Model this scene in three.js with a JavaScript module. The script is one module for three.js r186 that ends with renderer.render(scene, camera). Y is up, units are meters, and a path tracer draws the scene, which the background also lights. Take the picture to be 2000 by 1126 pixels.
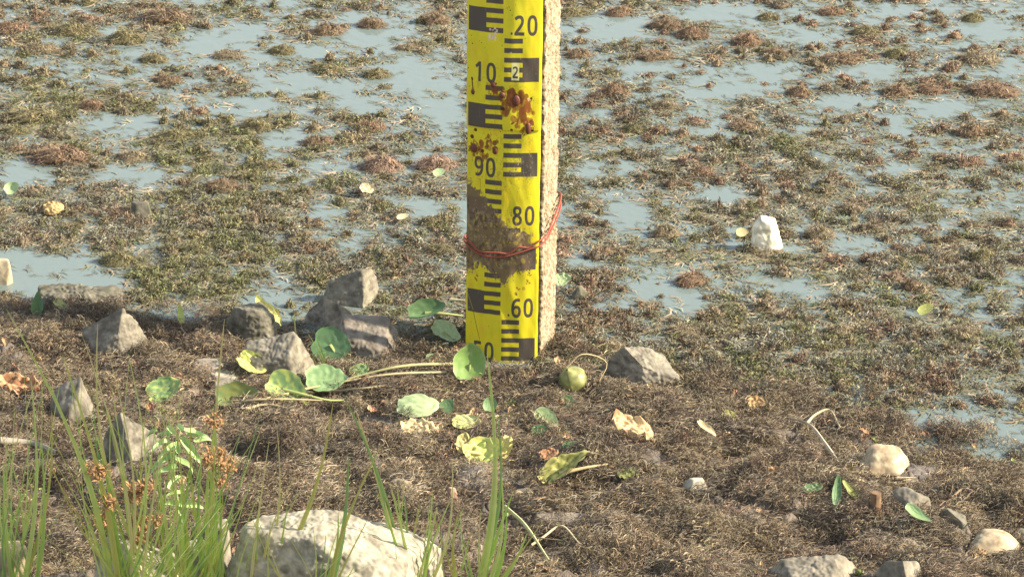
import * as THREE from 'three';
import { mergeGeometries, mergeVertices } from 'three/addons/utils/BufferGeometryUtils.js';
import { createNoise2D, createNoise3D } from 'simplex-noise';

// ---------------------------------------------------------------- camera, sky, sun, exposure
const scene = new THREE.Scene();
const PITCH = 22 * Math.PI / 180, F = 6690, CAM = new THREE.Vector3(0, 2.762, 6.44);
const camera = new THREE.PerspectiveCamera(2 * Math.atan(563 / F) * 180 / Math.PI, 2000 / 1126, 0.1, 1000);
camera.position.copy(CAM);
camera.lookAt(CAM.x, CAM.y - Math.sin(PITCH), CAM.z - Math.cos(PITCH));
scene.add(camera);

const renderer = new THREE.WebGLRenderer({ antialias: true });
renderer.toneMapping = THREE.LinearToneMapping;
renderer.toneMappingExposure = 2.4;
renderer.shadowMap.enabled = true;

const SUN_EL = 31 * Math.PI / 180, SUN_AZ = 6.5 * Math.PI / 180;
const sunDir = new THREE.Vector3(Math.cos(SUN_EL) * Math.cos(SUN_AZ), Math.sin(SUN_EL), Math.cos(SUN_EL) * Math.sin(SUN_AZ));
{ // hazy clear sky: pale towards the horizon, blue overhead, brighter round the sun
  const W = 256, H = 128, d = new Float32Array(W * H * 4), v = new THREE.Vector3();
  for (let j = 0; j < H; j++) for (let i = 0; i < W; i++) {
    const el = ((j + .5) / H - .5) * Math.PI, az = ((i + .5) / W - .5) * 2 * Math.PI;
    v.set(Math.cos(el) * Math.cos(az), Math.sin(el), Math.cos(el) * Math.sin(az));
    const t = Math.pow(Math.max(0, Math.sin(el)), .7), g = Math.pow(Math.max(0, v.dot(sunDir)), 6);
    const c = [.62 * (1 - t) + .13 * t, .68 * (1 - t) + .18 * t, .70 * (1 - t) + .28 * t], k = el < 0 ? .35 : 1;
    const o = (j * W + i) * 4;
    d[o] = k * (c[0] + .5 * g); d[o + 1] = k * (c[1] + .4 * g); d[o + 2] = k * (c[2] + .25 * g); d[o + 3] = 1;
  }
  const t = new THREE.DataTexture(d, W, H, THREE.RGBAFormat, THREE.FloatType);
  t.mapping = THREE.EquirectangularReflectionMapping; t.magFilter = THREE.LinearFilter; t.minFilter = THREE.LinearFilter; t.wrapS = THREE.RepeatWrapping; t.needsUpdate = true;
  scene.background = t; scene.environment = t;
}
const sun = new THREE.DirectionalLight(new THREE.Color(1, .88, .68), 5);
sun.position.copy(sunDir).multiplyScalar(20); sun.castShadow = true; sun.shadow.radius = 2.5;
sun.shadow.mapSize.set(4096, 4096);
Object.assign(sun.shadow.camera, { left: -4, right: 4, top: 4, bottom: -4, near: 1, far: 60 });
scene.add(sun); scene.add(sun.target);

// ---------------------------------------------------------------- helpers
const rng = (s) => () => { s |= 0; s = s + 0x6D2B79F5 | 0; let t = Math.imul(s ^ s >>> 15, 1 | s); t = t + Math.imul(t ^ t >>> 7, 61 | t) ^ t; return ((t ^ t >>> 14) >>> 0) / 4294967296; };
const N2 = createNoise2D(rng(11)), N2b = createNoise2D(rng(12)), N3 = createNoise3D(rng(13)), N3b = createNoise3D(rng(14));
const clamp = (x, a = 0, b = 1) => Math.min(b, Math.max(a, x)), mix = (a, b, t) => a + (b - a) * t;
const smooth = (a, b, x) => { const t = clamp((x - a) / (b - a)); return t * t * (3 - 2 * t); };
const lin = (r, g, b) => new THREE.Color().setRGB(r, g, b);
const taken = new Map();
function numbered(n) { const k = taken.get(n) || 0; taken.set(n, k + 1); return k ? n + '_' + String(k).padStart(3, '0') : n; }
function shade(o) { o.traverse((c) => { if (c.isMesh) { c.castShadow = true; c.receiveShadow = true; } }); return o; }
function thing(o, name, label, category, group) {
  o.name = numbered(name); o.userData = { label, category }; if (group) o.userData.group = group;
  scene.add(shade(o)); return o;
}
function part(name, geo, mat, parent) { const m = new THREE.Mesh(geo, mat); m.name = name; parent.add(m); return m; }
const mat = (c, rough = .9, extra = {}) => new THREE.MeshStandardMaterial({ color: c, roughness: rough, side: THREE.DoubleSide, ...extra });
const vmat = (rough = .9, extra = {}) => new THREE.MeshPhysicalMaterial({ color: 0xffffff, vertexColors: true, roughness: rough, side: THREE.DoubleSide, ...extra });

// ---------------------------------------------------------------- terrain
const shoreZ = (x) => .03 + (x < 0 ? .22 * x : .42 * Math.min(x, 3)) + .07 * N2(x * 1.7, 3.1) + .03 * N2b(x * 5, 1.2);
const bumps = [];   // [x, z, rx, rz, height] lumps and hollows of the bank
function groundY(x, z) {
  const s = z - shoreZ(x);
  let h;
  if (s < 0) h = -mix(.012, .02, smooth(-.1, .3, x)) * smooth(.0, .18, -s) - .04 * smooth(0, .9, -s) - .55 * smooth(3, 9, -s);
  else h = .085 * Math.min(s, 1.2) + .2 * Math.max(0, Math.min(s - 1.2, 9));
  h += 1.4 * smooth(120, 170, -z) * 2;
  const near = 1 - smooth(3, 6, Math.hypot(x, z - .2));
  if (near > 0) {
    const onBank = smooth(-.1, .25, s), a = mix(.010, .022, onBank);
    h += near * (a * N2(x * 3.2, z * 4.2) + .6 * a * N2b(x * 8, z * 9) + mix(.0045, .012, onBank) * N2(x * 15 + 9, z * 18) + mix(.0025, .006, onBank) * N2b(x * 42, z * 46));
    for (const [bx, bz, rx, rz, bh] of bumps) { const q = ((x - bx) / rx) ** 2 + ((z - bz) / rz) ** 2; if (q < 6) h += bh * Math.exp(-q * 1.4); }
  }
  return h;
}
const fwd = new THREE.Vector3(0, -Math.sin(PITCH), -Math.cos(PITCH)), up = new THREE.Vector3(0, Math.cos(PITCH), -Math.sin(PITCH));
function spot(px, py) {       // where the ground or the water lies under a measured sight line
  const d = fwd.clone().addScaledVector(up, -(py - 563) / F); d.x = (px - 1000) / F;
  const p = new THREE.Vector3(); let t = 4.5;
  for (let step = .04; step > .0005; step /= 4) { for (;;) { p.copy(CAM).addScaledVector(d, t); if (p.y <= Math.max(0, groundY(p.x, p.z)) || t > 14) break; t += step; } t -= step; }
  p.copy(CAM).addScaledVector(d, t); p.y = Math.max(0, groundY(p.x, p.z)); p.t = t; return p;
}
for (const [px, py, rx, rz, bh] of [[1240, 1005, .04, .05, -.06], [1490, 1072, .06, .06, -.05], [1165, 960, .05, .05, -.035], [1620, 1062, .05, .06, -.04], [470, 870, .05, .05, -.03], [640, 900, .06, .05, -.03], [1410, 905, .05, .04, -.025], [950, 1010, .06, .06, -.03], [700, 985, .05, .04, -.03], [1180, 905, .2, .12, .02], [760, 880, .25, .12, .018], [560, 960, .22, .1, .02], [1450, 980, .3, .15, .015], [1640, 1040, .12, .08, -.025], [820, 860, .1, .06, -.02], [1250, 950, .1, .06, -.015], [330, 950, .2, .1, .02], [860, 690, .12, .06, -.012], [1090, 1060, .1, .1, -.015], [980, 712, .12, .07, -.016], [90, 545, .18, .16, -.04], [10, 540, .14, .14, -.03], [350, 612, .09, .06, -.03], [545, 605, .07, .08, -.03], [1905, 835, .14, .13, -.05], [1965, 872, .12, .1, -.05], [1700, 832, .03, .04, -.03], [1840, 815, .05, .05, -.02]]) { const p = spot(px, py); bumps.push([p.x, p.z, rx, rz, bh]); }

{ // one sheet: 1 cm cells in view, stretching out to the horizon
  const axis = (a, b, c, far) => { const r = []; for (let x = a; x <= b + 1e-6; x += c) r.push(x); let s = c; for (let x = b; x < far;) { s *= 1.25; x += s; r.push(x); } s = c; for (let x = a; x > -far;) { s *= 1.25; x -= s; r.unshift(x); } return r; };
  const xs = axis(-1.5, 1.5, .0095, 260), zs = axis(-2.9, 1.5, .0125, 260), P = [], C = [], I = [];
  for (const z of zs) for (const x of xs) {
    P.push(x, groundY(x, z), z);
    const a = .5 + .5 * N2(x * 7, z * 7), b = .5 + .5 * N2b(x * 26, z * 26), c = .5 + .5 * N2(x * 70, z * 70), m = a * .4 + b * .35 + c * .25, q = smooth(.3, .8, .5 + .5 * N2b(x * 2.3 + 4, z * 3));
    C.push(mix(.07, .2, m) * mix(1, .92, q), mix(.056, .158, m) * mix(1, 1.0, q), mix(.044, .118, m) * mix(1, 1.2, q));
  }
  const w = xs.length;
  for (let j = 0; j < zs.length - 1; j++) for (let i = 0; i < w - 1; i++) { const k = j * w + i; I.push(k, k + w, k + 1, k + 1, k + w, k + w + 1); }
  const g = new THREE.BufferGeometry(); g.setAttribute('position', new THREE.Float32BufferAttribute(P, 3)); g.setAttribute('color', new THREE.Float32BufferAttribute(C, 3)); g.setIndex(I); g.computeVertexNormals();
  const T = new Float32Array(P.length / 3 * 2); for (let i = 0; i < P.length / 3; i++) { T[i * 2] = P[i * 3] * 2.2; T[i * 2 + 1] = P[i * 3 + 2] * 2.2; } g.setAttribute('uv', new THREE.BufferAttribute(T, 2));
  const W = 512, d = new Uint8Array(W * W * 4), RR = rng(61), f = new Float32Array(W * W);      // crumbs of mud
  for (let i = 0; i < 9000; i++) { const cx = RR() * W, cy = RR() * W, r = 2 + 9 * RR() ** 2.2, hh = .25 + .75 * RR(); for (let y = -Math.ceil(r); y <= r; y++) for (let x = -Math.ceil(r); x <= r; x++) { const q = (x * x + y * y) / (r * r); if (q < 1) { const k = ((Math.floor(cy + y) + W) % W) * W + (Math.floor(cx + x) + W) % W; f[k] = Math.max(f[k], hh * Math.sqrt(1 - q) * (.4 + r / 16)); } } }
  for (let i = 0; i < W * W; i++) { const v = clamp(f[i] * 200 + 30 + 25 * RR(), 0, 255); d.set([v, v, v, 255], i * 4); }
  const bt = new THREE.DataTexture(d, W, W); bt.wrapS = bt.wrapT = THREE.RepeatWrapping; bt.magFilter = bt.minFilter = THREE.LinearFilter; bt.needsUpdate = true;
  const m = new THREE.Mesh(g, vmat(.8, { bumpMap: bt, bumpScale: .009 })); m.name = 'ground'; m.userData = { kind: 'structure', label: 'muddy brown lake bed and bank with dried weed' }; m.receiveShadow = m.castShadow = true; scene.add(m);
}
{ // shallow silty water
  const W = 256, d = new Uint8Array(W * W * 4);
  for (let j = 0; j < W; j++) for (let i = 0; i < W; i++) { const a = i / W * 2 * Math.PI, b = j / W * 2 * Math.PI, v = 128 + 60 * N3(Math.cos(a) * 3, Math.sin(a) * 3 + b * 0, 4 * Math.cos(b)) + 40 * N3b(Math.cos(a) * 7, Math.sin(a) * 7, 8 * Math.sin(b)); d.set([v, v, v, 255], (j * W + i) * 4); }
  const t = new THREE.DataTexture(d, W, W); t.wrapS = t.wrapT = THREE.RepeatWrapping; t.magFilter = t.minFilter = THREE.LinearFilter; t.needsUpdate = true; t.repeat.set(500, 500);
  const g = new THREE.PlaneGeometry(500, 500); g.rotateX(-Math.PI / 2);
  const m = new THREE.Mesh(g, new THREE.MeshPhysicalMaterial({ color: lin(.155, .196, .19), roughness: .045, ior: 1.33, bumpMap: t, bumpScale: .0008, side: THREE.DoubleSide }));
  m.name = 'water'; m.userData = { kind: 'structure', label: 'shallow grey blue silty lake water' }; m.receiveShadow = true; scene.add(m);
}

// ---------------------------------------------------------------- staff gauge
const GR = .2, GA0 = -30.5 * Math.PI / 180, GA1 = 13 * Math.PI / 180, GXC = .0125, GZC = -.19, GW = GR * (GA1 - GA0) * 100, GTOP = 1.15;
const plateAt = (u, v, lift = 0) => { const a = GA0 + (GA1 - GA0) * u / GW; return new THREE.Vector3(Math.sin(a) * (GR + lift) + GXC, v / 100, Math.cos(a) * (GR + lift) + GZC); };
const plateA = (u) => GA0 + (GA1 - GA0) * u / GW;
// gauge plate coordinates (cm across, cm up) of a sight line
const UV = (px, py) => { const v0 = (705 - py) / 9.05, x = (px - 1000 - .0125 * (700 - py)) / (953 * (1 + .00006 * (700 - py))), a = Math.asin(clamp((x - GXC) / GR, -.59, .14)), u = (a - GA0) / (GA1 - GA0) * GW; return [u, v0 - (1 - Math.cos(a)) * GR * 100 * .42]; };
function gaugeCanvas() {
  const CW = 384, CH = 2048, H = 115, sx = CW / GW, sy = CH / (H + 3), c = document.createElement('canvas'); c.width = CW; c.height = CH;
  const g = c.getContext('2d'), X = (u) => u * sx, Y = (v) => CH - (v + 3) * sy, R = rng(5);
  g.fillStyle = 'rgb(222,208,44)'; g.fillRect(0, 0, CW, CH);
  for (let i = 0; i < 900; i++) { g.fillStyle = `rgba(${150 + R() * 90},${140 + R() * 80},${20 + R() * 40},${.05 + R() * .07})`; g.beginPath(); g.ellipse(R() * CW, R() * CH, 3 + R() * 26, 4 + R() * 40, 0, 0, 7); g.fill(); }
  const ink = 'rgb(84,77,70)';
  const bar = (u0, u1, v0, v1) => { g.fillStyle = ink; g.fillRect(X(u0), Y(v1), X(u1) - X(u0), Y(v0) - Y(v1)); };
  const half = GW / 2;
  for (let k = -1; k < 58; k++) {
    const right = (((Math.floor(k / 5) % 2) + 2) % 2) === 0, v = 2 * k + .35, j = ((k % 5) + 5) % 5;
    if (right) bar(half + .15, half + 3.75, v, v + 1.02); else bar(half - 3.55, half - .1, v, v + 1.02);
    if (j === 0 && k >= 0) { if (right) bar(half + 3.75, GW - .6, v, v + 5.02); else bar(.35, half - 3.5, v, v + 5.02); }
  }
  const text = (s, u, v, h, w) => { g.save(); g.translate(X(u), Y(v)); g.scale(sx * w / 100, sy * h / 72); g.fillStyle = g.strokeStyle = ink; g.font = '100px sans-serif'; g.lineWidth = 5; g.lineJoin = 'round'; g.fillText(s, 0, 0); g.strokeText(s, 0, 0); g.restore(); };
  const num = (n, dot) => { const odd = (n / 10) % 2, v = n - 50 + .1, s = String(n % 100).padStart(2, '0'), u = odd ? 1.6 : half + 2.0; text(s[0], u, v, 3.9, 3.9); text(s[1], u + 2.5, v, 3.9, 3.9); if (dot) { g.fillStyle = ink; g.beginPath(); g.arc(X(u - .45), Y(v + .3), 5, 0, 7); g.fill(); } };
  for (let n = 50; n < 170; n += 10) if (n !== 100) num(n, n === 60 || n === 120 || n === 110);
  // small plate figure beside the block
  { const [u, v] = UV(1012, 140); g.fillStyle = 'rgb(226,222,150)'; g.fillRect(X(u - .7), Y(v + 1.9), 1.5 * sx, 3.6 * sy); text('2', u - .55, v - 1.2, 2.3, 2.2); }
  // wear: scratches, worn ink
  for (let i = 0; i < 260; i++) { const u = R() * GW, v = R() * H; g.fillStyle = R() < .5 ? `rgba(225,215,90,${.25 + R() * .4})` : `rgba(110,95,40,${.15 + R() * .3})`; g.fillRect(X(u), Y(v), 1 + R() * 5, 1 + R() * 5); }
  const blot = (px, py, r, n, col, spread = 1) => { const [u, v] = UV(px, py); for (let i = 0; i < n; i++) { const a = R() * 6.3, q = Math.sqrt(R()) * r * spread; g.fillStyle = col(R); g.beginPath(); g.ellipse(X(u + q * Math.cos(a)), Y(v + 1.25 * q * Math.sin(a)), sx * r * (.1 + .3 * R()), sy * r * (.1 + .35 * R()), R() * 3, 0, 7); g.fill(); } };
  const mud = (r) => { const k = r(); return `rgba(${122 + 36 * k},${106 + 32 * k},${86 + 30 * k},${.35 + .5 * r()})`; };
  const rust = (r) => { const k = r(); return `rgba(${104 + 46 * k},${56 + 32 * k},${26 + 18 * k},${.35 + .5 * r()})`; };
  const grey = (r) => { const k = r(); return `rgba(${130 + 50 * k},${120 + 48 * k},${100 + 40 * k},${.25 + .4 * r()})`; };
  for (let i = 0; i < 220; i++) { const k = R(), y = 120 + R() * 260, x = 915 + R() * 135; blot(x, y, .25 + .5 * R(), 2, () => k < .5 ? 'rgba(150,140,40,.2)' : 'rgba(120,105,50,.2)'); }
  for (let i = 0; i < 90; i++) blot(970 + R() * 75, 255 + R() * 130, .3 + .4 * R(), 2, () => 'rgba(118,108,62,.2)');
  // dried mud smeared over the plate
  const poly = [[905, 334], [922, 346], [945, 372], [968, 402], [990, 432], [1010, 446], [1030, 452], [1065, 455], [1065, 500], [1040, 522], [1012, 526], [996, 540], [988, 552], [976, 532], [960, 520], [946, 508], [938, 504], [930, 520], [918, 526], [905, 522]];
  g.fillStyle = 'rgba(112,95,74,.93)'; g.beginPath(); poly.forEach(([x, y], i) => { const [x2, y2] = poly[(i + 1) % poly.length]; for (let k = 0; k < 9; k++) { const t = k / 9, jx = (R() - .5) * 7 + 6 * N2(x * .3 + k * .5, y * .05), jy = (R() - .5) * 8 + 9 * N2b(x * .2 + k * .45, 4), [u, v] = UV(clamp(mix(x, x2, t) + jx, 900, 1070), mix(y, y2, t) + jy); i + k ? g.lineTo(X(u), Y(v)) : g.moveTo(X(u), Y(v)); } }); g.fill();
  for (let i = 0; i < poly.length; i++) { const [x, y] = poly[i], [x2, y2] = poly[(i + 1) % poly.length]; for (let k = 0; k < 3; k++) { const t = R(); blot(mix(x, x2, t), mix(y, y2, t), .5, 5, mud); } }
  for (let i = 0; i < 130; i++) { const y = 375 + R() * 135, x = 915 + R() * 130; if (y > 372 + (x - 915) * .6) blot(x, y, .6, 3, R() < .5 ? mud : grey); }
  for (let i = 0; i < 90; i++) { const y = 380 + R() * 130, x = 915 + R() * 130; if (y > 385 + (x - 915) * .6) blot(x, y, .5 + R(), 4, (r) => { const k = r(); return k < .4 ? 'rgba(76,62,48,.5)' : k < .75 ? 'rgba(164,144,112,.5)' : 'rgba(186,166,60,.5)'; }); }
  for (let i = 0; i < 30; i++) { const y = 440 + R() * 45, x = 985 + R() * 60; blot(x, y, .4, 2, (r) => `rgba(${170 + 40 * r()},${130 + 30 * r()},${70},.35)`); }
  blot(955, 470, .5, 4, (r) => 'rgba(190,180,60,.5)'); blot(1008, 497, .4, 6, (r) => 'rgba(205,190,60,.7)');
  for (let i = 0; i < 150; i++) { const t = R(), x = mix(915, 1050, t), y = (R() < .6 ? mix(356, 452, t) : mix(520, 535, t)) + (R() - .5) * 26; blot(x, y, .25 + .5 * R() * R(), 2, (r) => { const k = r(); return `rgba(${124 + 40 * k},${108 + 36 * k},${76 + 30 * k},${.18 + .4 * r()})`; }); }
  for (let i = 0; i < 420; i++) { const x = 915 + R() * 140, y = R() * 700; blot(x, y, .08 + .2 * R() * R(), 1, () => R() < .6 ? 'rgba(206,192,90,.34)' : 'rgba(100,86,50,.35)'); }
  for (let i = 0; i < 40; i++) { const [u, v] = UV(918 + R() * 130, 130 + R() * 330); g.fillStyle = `rgba(${130 + 30 * R()},${90 + 30 * R()},44,${.1 + .2 * R()})`; g.fillRect(X(u), Y(v), 2 + R() * 4, sy * (.5 + 3 * R())); }
  // smudges round 90 and the block beside it
  for (let i = 0; i < 34; i++) blot(990 + R() * 60, 300 + R() * 45, .55, 3, grey);
  for (let i = 0; i < 26; i++) blot(920 + R() * 80, 320 + R() * 26, .4, 2, mud);
  for (let i = 0; i < 60; i++) blot(975 + R() * 72, 345 + R() * 48, .3, 2, (r) => `rgba(${150 + 60 * r()},${145 + 50 * r()},${40},.35)`);
  for (let i = 0; i < 16; i++) blot(955 + R() * 30, 255 + R() * 35, .4, 2, mud);
  // rust
  for (const [x, y, r, n] of [[1014, 205, 2.6, 40], [1036, 225, 1.4, 16], [1000, 190, 1.6, 22], [945, 290, 1.6, 18], [1020, 240, 1.4, 12], [985, 182, 1.2, 18], [966, 172, 1.1, 18], [1038, 238, 1.1, 14], [965, 275, 1.3, 14], [932, 284, 1.2, 16], [1037, 246, .9, 14], [973, 170, .8, 14], [968, 160, .55, 14], [975, 178, .6, 14], [990, 188, .7, 18], [1003, 198, .8, 18], [1014, 196, 1.0, 26], [1000, 178, .5, 8], [930, 172, .35, 10], [930, 160, .25, 5], [1038, 248, .55, 16], [1036, 235, .3, 6], [930, 283, .75, 20], [972, 290, .5, 14], [1030, 255, .5, 6], [1005, 250, .4, 5], [985, 250, .4, 5], [1037, 545, .5, 10], [1040, 530, .4, 8], [985, 545, .5, 10], [1055, 130, .3, 8], [1052, 190, .4, 8], [1050, 243, .4, 8], [935, 535, .7, 6], [1000, 20, .5, 4], [1020, 560, 1.0, 5]]) blot(x, y, r, n, rust);
  g.fillStyle = 'rgba(60,34,20,.9)'; for (const [x, y, r] of [[931, 176, .38], [930, 152, .2], [988, 209, .42], [1043, 189, .25], [935, 249, .35], [928, 262, .42], [948, 290, .36], [1005, 249, .25], [1055, 250, .3], [922, 130, .12], [930, 85, .12], [928, 70, .1], [948, 84, .1]]) { const [u, v] = UV(x, y); g.beginPath(); g.ellipse(X(u), Y(v), r * sx, r * sy, 0, 0, 7); g.fill(); }
  g.strokeStyle = 'rgba(70,40,22,.85)'; g.lineWidth = 6; { const [u, v] = UV(929, 150), [u2, v2] = UV(932, 178); g.beginPath(); g.moveTo(X(u), Y(v)); g.lineTo(X(u2), Y(v2)); g.stroke(); }
  // flaked patches
  for (let i = 0; i < 26; i++) { const [u, v] = UV(958 + R() * 20, 52 + R() * 24); g.fillStyle = `rgba(${205 + R() * 40},${185 + R() * 40},${170 + R() * 40},.8)`; g.fillRect(X(u), Y(v), 2 + R() * 9, 2 + R() * 12); }
  blot(1004, 104, .25, 8, () => 'rgba(230,220,170,.8)'); blot(1038, 192, .4, 10, () => 'rgba(215,200,175,.7)'); blot(1036, 222, .3, 6, () => 'rgba(225,210,150,.7)');
  // scratch through the lowest block
  g.strokeStyle = 'rgba(190,175,90,.8)'; g.lineWidth = 3; { const [a, b] = UV(918, 562), [d, e] = UV(930, 600), [f, h] = UV(942, 660); g.beginPath(); g.moveTo(X(a), Y(b)); g.lineTo(X(d), Y(e)); g.stroke(); g.strokeStyle = 'rgba(80,70,30,.7)'; g.beginPath(); g.moveTo(X(d), Y(e)); g.lineTo(X(f), Y(h)); g.stroke(); }
  // mud splashes along the foot
  for (let i = 0; i < 50; i++) { g.fillStyle = mud(R); g.beginPath(); g.ellipse(R() * CW, Y(-3 + 3.6 * R() * R()), 4 + R() * 14, 3 + R() * 9, 0, 0, 7); g.fill(); }
  const t = new THREE.CanvasTexture(c); t.colorSpace = THREE.SRGBColorSpace; t.magFilter = THREE.LinearFilter; t.anisotropy = 8; return t;
}
const gauge = new THREE.Group();
{
  const tex = gaugeCanvas(), pm = new THREE.MeshPhysicalMaterial({ map: tex, roughness: .42, side: THREE.DoubleSide });
  const plate = (v0, v1, lift) => {           // bowed sheet with 2 mm thickness
    const nu = 28, nv = Math.round((v1 - v0) / 1.5), P = [], T = [], I = [];
    for (let s = 0; s < 2; s++) for (let j = 0; j <= nv; j++) for (let i = 0; i <= nu; i++) {
      const u = GW * i / nu, v = mix(v0, v1, j / nv), w = .0012 * N2(u * .25 + lift * 900, v * .09) + .0006 * N2b(u * .7, v * .3), p = plateAt(u, v, lift + w - s * .002);
      if (i === nu) p.x += .0007 * N2(3, v * .8); P.push(p.x, p.y, p.z); T.push(i / nu, (v + 3) / 118);
    }
    const n = (nu + 1) * (nv + 1), q = (a, b, c, d) => I.push(a, b, c, c, b, d);
    for (let j = 0; j < nv; j++) for (let i = 0; i < nu; i++) { const k = j * (nu + 1) + i; q(k, k + 1, k + nu + 1, k + nu + 2); q(n + k + 1, n + k, n + k + nu + 2, n + k + nu + 1); }
    for (let j = 0; j < nv; j++) { const k = j * (nu + 1); q(n + k, k, n + k + nu + 1, k + nu + 1); q(k + nu, n + k + nu, k + 2 * nu + 1, n + k + 2 * nu + 1); }
    for (let i = 0; i < nu; i++) { q(n + i, n + i + 1, i, i + 1); const k = nv * (nu + 1) + i; q(k, k + 1, n + k, n + k + 1); }
    const g = new THREE.BufferGeometry(); g.setAttribute('position', new THREE.Float32BufferAttribute(P, 3)); g.setAttribute('uv', new THREE.Float32BufferAttribute(T, 2)); g.setIndex(I); g.computeVertexNormals(); return g;
  };
  part('gauge_plate', plate(-2.5, 52, 0), pm, gauge); part('gauge_plate', plate(50.2, 115, .0028), pm, gauge);
  // rough timber behind the plate
  const fr = new THREE.Vector2(.0648, -.022), side = new THREE.Vector2(.031, -.1), front = new THREE.Vector2(-.926, -.333).multiplyScalar(.13);
  const corners = [fr.clone().add(front), fr, fr.clone().add(side), fr.clone().add(side).add(front)], rows = 460, P = [], C = [], I = []; let per = 0;
  const seg = [8, 40, 8, 8];
  for (let j = 0; j <= rows; j++) {
    const y = mix(-.12, 1.17, j / rows); per = 0;
    for (let s = 0; s < 4; s++) for (let i = 0; i < seg[s]; i++) {
      const p = corners[s].clone().lerp(corners[(s + 1) % 4], i / seg[s]), q = corners[(s + 1) % 4].clone().sub(corners[s]).normalize(), nn = new THREE.Vector2(q.y, -q.x).negate();
      const a = s * 10 + i / seg[s] * 10, n = .0016 * N3(p.x * 90, y * 26, p.y * 90) + .0022 * N3b(p.x * 220, y * 60, p.y * 220) + .0012 * N3(p.x * 400, y * 160, p.y * 400), edge = i === 0 ? -.0035 + .004 * N2(s, y * 40) : 0;
      p.addScaledVector(nn, n + edge); P.push(p.x, y, p.y);
      const k = .5 + .5 * N3b(p.x * 300, y * 90, p.y * 300), m = smooth(.25, .75, .5 + .5 * N3(p.x * 120 + 7, y * 16, p.y * 120)), f = N3(p.x * 500, y * 150, p.y * 500) > .38 ? .42 : 1;
      C.push(mix(.30, .52, k) * f * mix(.72, 1.05, m), mix(.24, .43, k) * f * mix(.64, 1.05, m), mix(.16, .31, k) * f * mix(.56, 1.05, m)); per++;
    }
  }
  for (let j = 0; j < rows; j++) for (let i = 0; i < per; i++) { const a = j * per + i, b = j * per + (i + 1) % per; I.push(a, a + per, b, b, a + per, b + per); }
  const top = rows * per; for (let i = 1; i < per - 1; i++) I.push(top, top + i + 1, top + i);
  const g = new THREE.BufferGeometry(); g.setAttribute('position', new THREE.Float32BufferAttribute(P, 3)); g.setAttribute('color', new THREE.Float32BufferAttribute(C, 3)); g.setIndex(I); g.computeVertexNormals();
  part('post', g, vmat(.95), gauge);
  const nailM = mat(lin(.13, .04, .022), .55), prof = [[0, .003], [.003, .0028], [.0062, .0018], [.0078, .0003], [.0085, -.002], [.003, -.003], [.003, -.02], [0, -.022]].map(([a, b]) => new THREE.Vector2(a, b));
  const head = new THREE.LatheGeometry(prof, 14); head.rotateX(Math.PI / 2);
  for (const [px, py, kx, ky] of [[1014, 194, 1.15, 1.7], [1037, 246, .8, 1.8], [932, 284, 1.1, 1.5], [973, 289, .8, 1.3], [970, 163, .7, 1.0], [987, 183, .9, .9], [931, 176, .6, .9]]) {
    const [u, v] = UV(px, py), up2 = v > 50.2 ? .0028 : 0, p = plateAt(u, v, up2 + .0005), m = part('rusty_nail', head, nailM, gauge); m.position.copy(p); m.rotation.y = plateA(u); m.scale.set(kx * .85, ky * .85, 1);
  }
  gauge.rotation.z = -.0115; gauge.position.set(-.006, .001, 0);
  thing(gauge, 'staff_gauge', 'bowed yellow water level gauge with black figures and rust on a rough post', 'gauge');
}
{ // red cord round gauge and post
  const fr = new THREE.Vector3(.0648, 0, -.022), bk = new THREE.Vector3(.0648 + .031, 0, -.122), strand = (dv, l) => {
    const pts = []; const H = [[0, 25.2], [1.2, 24.2], [3, 23.4], [5, 23.0], [7, 23.1], [9, 23.5], [11, 24.2], [13, 24.9], [GW, 25.5]];
    for (const [u, v] of H) pts.push(plateAt(u, v + dv * (1 + .5 * Math.sin(u * 1.3)), .0038 + l));
    pts.push(new THREE.Vector3(fr.x + .009, .262 + dv * .01, fr.z + .006), new THREE.Vector3(fr.x + .02, .272 + dv * .016, fr.z - .03), new THREE.Vector3(bk.x + .006, .298 + dv * .02, bk.z + .02), new THREE.Vector3(bk.x + .003, .303 + dv * .02, bk.z - .006), new THREE.Vector3(.02, .29, -.15), new THREE.Vector3(-.035, .265 + dv * .01, -.155), new THREE.Vector3(-.090, .254 + dv * .006, -.045));
    return new THREE.TubeGeometry(new THREE.CatmullRomCurve3(pts, true, 'centripetal'), 150, .0019, 7, true);
  };
  const g = mergeGeometries([strand(0, 0), strand(.85, .0006)]);
  const m = new THREE.Mesh(g, mat(lin(.3, .075, .05), .85)); m.rotation.z = -.0115; m.position.set(-.006, .001, 0); thing(m, 'cord', 'thin red cord wrapped round the yellow gauge and its post', 'cord');
}

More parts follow.
